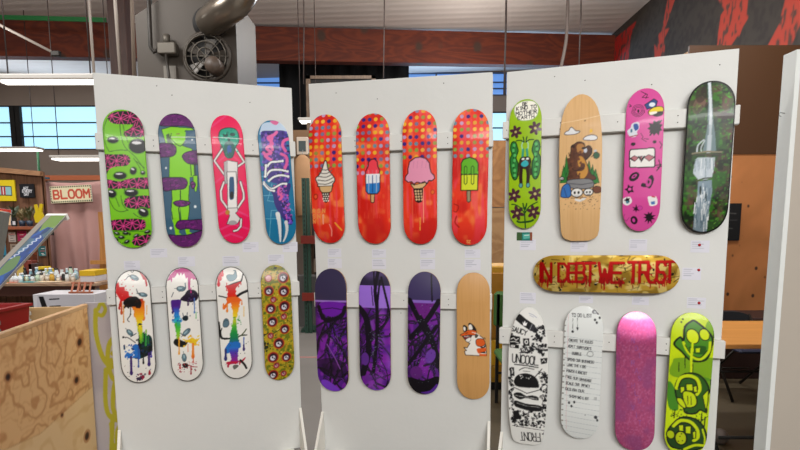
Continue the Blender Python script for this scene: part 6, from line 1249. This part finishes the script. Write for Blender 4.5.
r_.prism([(-.035, 0), (.035, 0), (.045, .06), (.03, .1), (.045, .17), (.02, .175), (.004, .105), (-.012, .17), (-.035, .165), (-.026, .1), (-.045, .06)], 0, .02); yo = r_.build('yellow_cutout', mat('yellow_paint', 'd0b418', .5)); yo.location = (q.x, by-.2, q.z-.09); tag(yo, 'yellow rabbit-shaped cutout at the right end of the slat wall', 'cutout')
MB().box((-.006, .02, -.12), (.006, .2, 0)).build('bracket', dark_m, yo)
for i, (px0, py0, px1, py1, c, l) in enumerate(((8, 232, 16, 242, 'd8cfc8', 'white poster with black writing under the shelf'), (17, 231, 27, 241, 'c83a6a', 'pink and white poster under the shelf'), (-3, 238, 7, 262, '3fa0c8', 'bright blue poster at the left edge under the shelf'), (10, 244, 22, 262, 'b8a898', 'beige poster below the pink one'), (30, 252, 38, 262, '8a4a30', 'small brown picture under the tilted canvas'), (38, 246, 46, 256, '2c6c70', 'small teal box picture left of the curtain'))):
    A = Art(40, 40, c); r = random.Random(i)
    for _ in range(7): A.L([(r.uniform(3, 20), 5+_*5), (r.uniform(20, 37), 5+_*5)], 2.5, r.choice(['2a2424', 'e8e0da', '2a2424', 'c8302c']))
    onwall(px0, py0, px1, py1, A, 'poster', l, 'poster', lt, off=.012 if px1 < 41 else .1, t=.004, nx=30, ny=30)
# small yellow and dark boxes stacked left of the curtain base
for i, (px, py, w_, h, c, l) in enumerate(((40, 262, .10, .07, 'd8b82c', 'yellow box on the table left of the curtain base'), (44, 268, .09, .05, 'e0c840', 'second yellow box, lower and beside the curtain'), (33, 268, .09, .10, '3a2a2a', 'dark jar cluster box behind the paint pots'), (27, 262, .08, .13, '7a3a30', 'maroon box behind the paint pots'), (20, 266, .08, .10, 'c8b060', 'tan box behind the paint pots'))):
    y = 5.12; x = at(px, py, y).x; tag(MB().box((x-w_/2, y, tz), (x+w_/2, y+.08, tz+h+.05), 0, .004).build('small_box', mat('small_box_%d' % i, c, .5, noise=.3, nscale=30)), l, 'box')
# ------------------------------------------------------------------ tilted canvas in the left foreground
cvY = 3.1
A = Art(90, 200, '123a80'); A.mixn('1c54a4', 16, 5, 3, .5, .6, .8); A.mixn('14305a', 12, 4, 4, .55, .65, .8)
A.P([(0, 0), (90, 0), (90, 40), (60, 36), (40, 50), (28, 30)], '6a8a3a', 0); A.mixn('8a9a70', 10, 4, 9, .66, .7, .4); [A.L([(62-i*5, 62+i*9), (72-i*5, 68+i*9), (58-i*5, 70+i*9)], 2.6, 'c0c8d8', 1) for i in range(7)]; A.P([(30, 130), (60, 118), (80, 150), (40, 170)], '5a7a4a', 1)
A.P([(0, 0), (26, 0), (26, 200), (0, 200)], '8e877e'); A.L([(26, 0), (26, 200)], 2, '4a4640')
cv = thing('stretched_canvas', None, 'blue and green painted canvas tilted steeply at the left edge', 'canvas', M=Matrix.Identity(4))
pt = at(55.5, 215.5, cvY); r_ = ray(-16, 290); pb = Vector((0, 0, CAM_H))+r_*(pt.x/r_.x); Z = (pt-pb).normalized(); X = Vector((1, 0, 0)); X = (X-Z*X.dot(Z)).normalized(); Yv = Z.cross(X)
Mx = Matrix((X, Yv, Z)).transposed().to_4x4(); Mx.translation = pb; cv.matrix_world = Mx; Lc = (pt-pb).length
fc = painted('canvas_face', A, .115, Lc, .002, M_paper, lt, cv, nx=90, ny=200)
MB().box((-.0575, .002, 0), (.0575, .014, Lc)).build('stretcher_bars', mat('canvas_edge', '8c857c', .7), cv); MB().box((-.058, -.001, Lc), (.058, .032, Lc+.02)).build('white_end', mat('canvas_white', 'e8e6e2', .6), cv)
imv = Mx.inverted(); MB().tube([imv @ Vector((pb.x, pb.y+.02, pb.z)), imv @ Vector((pb.x-.22, pb.y+.05, cz-.17))], .012, 8).build('support_leg', steel, cv)
q = at(4, 250, cvY+.1); tag(MB().beam((at(-3, 262, 3.3)), (at(5, 212, 3.3)), .05, .03).build('grey_canvas', mat('grey_canvas_edge', '70706a', .6)), 'grey canvas edge standing at the very left border', 'canvas')
# ------------------------------------------------------------------ gap between left and middle panels
sh = thing('shelving_upright', (at(306, 200, 7.4).x, 7.4, 0), 'green slotted steel shelving upright seen between left and middle panels', 'shelving', None)
gs = mat('green_steel', '2c4a3e', .5, metal=.2); uz = at(306, 178, 7.4).z
hl = MB().box((-.055, 0, 0), (-.005, .05, uz)).box((.005, 0, 0), (.045, .05, uz))
for i in range(34): hl.box((-.038, -.002, .1+i*.06), (-.022, 0, .13+i*.06), 1)
hl.build('upright', [gs, mat('slot_dark', '0e1614', .6)], sh)
rb = mat('red_beam', '7c2418', .5)
for z in (at(306, 240, 7.4).z, at(306, 297, 7.4).z): MB().box((-.08, -.03, z-.05), (.45, 0, z+.06)).build('beam', rb, sh)
MB().box((-.12, .05, 0), (.5, .4, .04)).build('base', gs, sh)
for i, (px, py, w_, h, c, l) in enumerate(((315, 262, .14, .26, '8a7a6c', 'pale carton on the red shelving beam'), (317, 285, .12, .16, 'b8b0a4', 'white carton just over the lower red beam'), (313, 226, .10, .30, '2c2420', 'dark carton over the upper red beam'))):
    q = at(px, py, 7.5); z = at(306, 297 if i < 2 else 240, 7.4).z+.06; tag(MB().box((q.x-.01+i*.001, 7.5-.04-.02*i, z+(.28 if i == 0 else 0)), (q.x+w_, 7.75, z+h+(.2 if i == 0 else 0))).build('carton', mat('carton_%d' % i, c, .7)), l, 'carton')
# tan wall strip, photo and coat hanging
tw = thing('tan_partition', (at(300, 200, 8.6).x, 8.6, 0), 'tan board partition behind the gap beside the left panel', 'partition'); MB().box((-.55, 0, 1.2), (.5, .03, at(300, 130, 8.6).z)).build('board', mat('tan_board', '6f5236', .7), tw); MB().box((-.5, .03, 0), (-.45, .08, 1.9)).box((.4, .03, 0), (.45, .08, 1.9)).build('post', mat('tan_post', '5a4230', .7), tw)
q = at(302, 146, 8.5); ph = MB().box((q.x-.09, 8.52, q.z-.13), (q.x+.09, 8.55, q.z+.14), 0, .01).build('picture_frame', mat('frame_pale', 'b8a898', .5)); tag(ph, 'small pale framed dark picture in the gap between left and middle panels', 'picture'); MB().box((q.x-.055, 8.515, q.z-.08), (q.x+.055, 8.52, q.z+.08)).build('picture', mat('pic_dark', '3a4444', .4), ph)
q = at(301, 165, 8.3); jm = MB(); jm.lathe([(.10, -.75), (.12, -.5), (.13, -.1), (.11, .1), (.05, .16), (.03, .17)], (0, 0, 0), 14); jo = jm.build('hanging_coat', mat('tan_cloth', 'a8805c', .85, noise=.15, nscale=6)); jo.location = (q.x, 8.44, q.z); jo.scale = (1, .45, 1); tag(jo, 'tan coat hanging under the small framed picture', 'coat'); MB().tube([(0, 0, .17), (0, .05, .24), (0, .3, .25)], .005, 6).build('hook', steel, jo)
tag(MB().beam((-1.75, 6.05, .001), (-.6, 6.02, .001), .045, .002).build('floor_tape', mat('pink_tape', 'a8706a', .7)), 'pink tape line on the grey floor between left and middle panels', 'tape')
tag(MB().box((-1.9, 7.9, 0), (-.5, 8.2, .75)).build('grey_cabinet', mat('cabinet_grey', '5c5a58', .5)), 'grey low cabinet behind the shelving upright', 'cabinet')
tag(MB().lathe([(.012, 0), (.03, .012), (.028, .045), (.01, .055)], (at(301, 298, 4.6).x, 4.6, 0), 10).build('castor_cap', white_edge), 'small white knob on the floor', 'knob') if False else None
# ------------------------------------------------------------------ gap between middle and right panels
ym = mat('yellow_plastic', 'c8941c', .45, noise=.08, nscale=6); yY = 4.75; q = at(499, 300, yY)
cab = thing('yellow_cabinet', (q.x, yY, 0), 'yellow cabinet seen through the gap right of the fox deck', 'cabinet')
zt = at(499, 266, yY).z; MB().box((-.25, 0, .08), (.3, .4, zt), 0, .012).build('body', ym, cab)
z1_, z2_ = at(499, 338, yY).z, at(499, 365, yY).z
for k, (a_, b_) in enumerate(((.12, z2_-.01), (z2_, z1_-.02), (z1_, zt-.06))): dd_ = MB().box((-.22, -.018, a_), (.27, 0, b_), 0, .006).build('door' if k == 2 else 'drawer', mat('yellow_face_%d' % k, ('b8860f', 'e0a814', 'b47a1c')[k], .45), cab); MB().box((-.02, -.03, (a_+b_)/2-.01), (.05, -.018, (a_+b_)/2+.01), 0, .003).build('handle', dark_m, dd_)
MB().box((-.23, .03, 0), (.28, .37, .08)).build('plinth', dark_m, cab)
gc = thing('green_chair', (at(509, 310, 4.2).x, 4.2, 0), 'green padded chair partly hidden behind the right panel edge', 'chair'); gmat = mat('green_fabric', '3f6a2c', .7); zc = at(504, 295, 4.2).z
MB().box((-.08, .2, zc-.30), (.34, .26, zc), 0, .025).build('backrest', gmat, gc); MB().box((-.08, -.2, .42), (.34, .2, .48), 0, .02).build('seat', gmat, gc)
for sx in (-.06, .3):
    for sy in (-.18, .2): MB().box((sx, sy, 0), (sx+.025, sy+.025, .42 if sy < 0 else zc-.02)).build('leg', dark_m, gc)
# ------------------------------------------------------------------ folding table and chair at the right
tz2 = .74; tbl = thing('folding_table', (2.45, 3.78, 0), 'orange wood-topped folding table behind the right panel', 'table')
MB().box((-.45, -.42, tz2-.03), (.95, .42, tz2), 0, .004).build('table_top', wood('honey_top', 'dc9c52', 'cc8a42', (.4, 3, 3), .4, wscale=1.2), tbl)
for sx in (-.35, .85):
    MB().tube([(sx, -.36, 0), (sx, .3, tz2-.03)], .013, 8).tube([(sx, .36, 0), (sx, -.3, tz2-.03)], .013, 8).build('leg', dark_m, tbl)
MB().tube([(-.35, -.36, .1), (.85, -.36, .1)], .012, 8).tube([(-.35, .1, .42), (.85, .1, .42)], .010, 8).build('stretcher', dark_m, tbl)
fcx = at(738, 316, 4.75).x; ch = thing('folding_chair', (fcx, 4.75, 0), 'dark blue-grey folding chair tucked behind the orange table', 'chair'); nv = mat('navy_seat', '1c2440', .6); bl = mat('charcoal_back', '2c3036', .6)
zb_ = at(738, 311.5, 4.9).z
bk_ = []; 
for i in range(13): x = -.22+.44*i/12; bk_.append((x, zb_-.05*abs(x/.22)**3))
MB().prism([(-.22, zb_-.19)]+bk_+[(.22, zb_-.19)], .16, .19).build('backrest', bl, ch); MB().box((-.21, -.40, .435), (.21, .02, .465), 0, .012).build('seat', nv, ch)
gmt = mat('chair_tube', '2a2622', .4, metal=.5)
for s in (-1, 1):
    MB().tube([(s*.215, .18, zb_-.03), (s*.215, -.35, .012)], .012, 8).build('leg', gmt, ch); MB().tube([(s*.19, -.30, .45), (s*.19, .2, .012)], .012, 8).build('leg', gmt, ch)
MB().tube([(-.2, .10, .18), (.2, .10, .18)], .009, 8).build('stretcher', gmt, ch)
q = at(720, 401, 3.75); ob = MB().blob((0, 0, .055), .055, 16, 10).build('grey_ball', mat('grey_ball', '6c625c', .5)); ob.location = (at(721, 420, 3.55).x, 3.55, 0); tag(ob, 'grey ball on the floor under the orange table', 'ball')
tag(MB().box((2.75, 5.1, 0), (4.25, 5.6, .60), 0, .01).build('shade_block', mat('shade_block_maroon', '2c1410', .6)), 'dark maroon block added for the shade behind the folding chair', 'shade block')  # solid block added in place of the shade under and behind the table
tag(MB().box((.45, 2.95, 0), (4.3, 5.85, .006)).build('added_floor_sheet', mat('brown_floor_sheet', '4a3f2c', .6, noise=.2, nscale=5)), 'dark brown sheet added over the floor behind the right panel', 'floor sheet')  # thin sheet added to turn the floor here dark brown
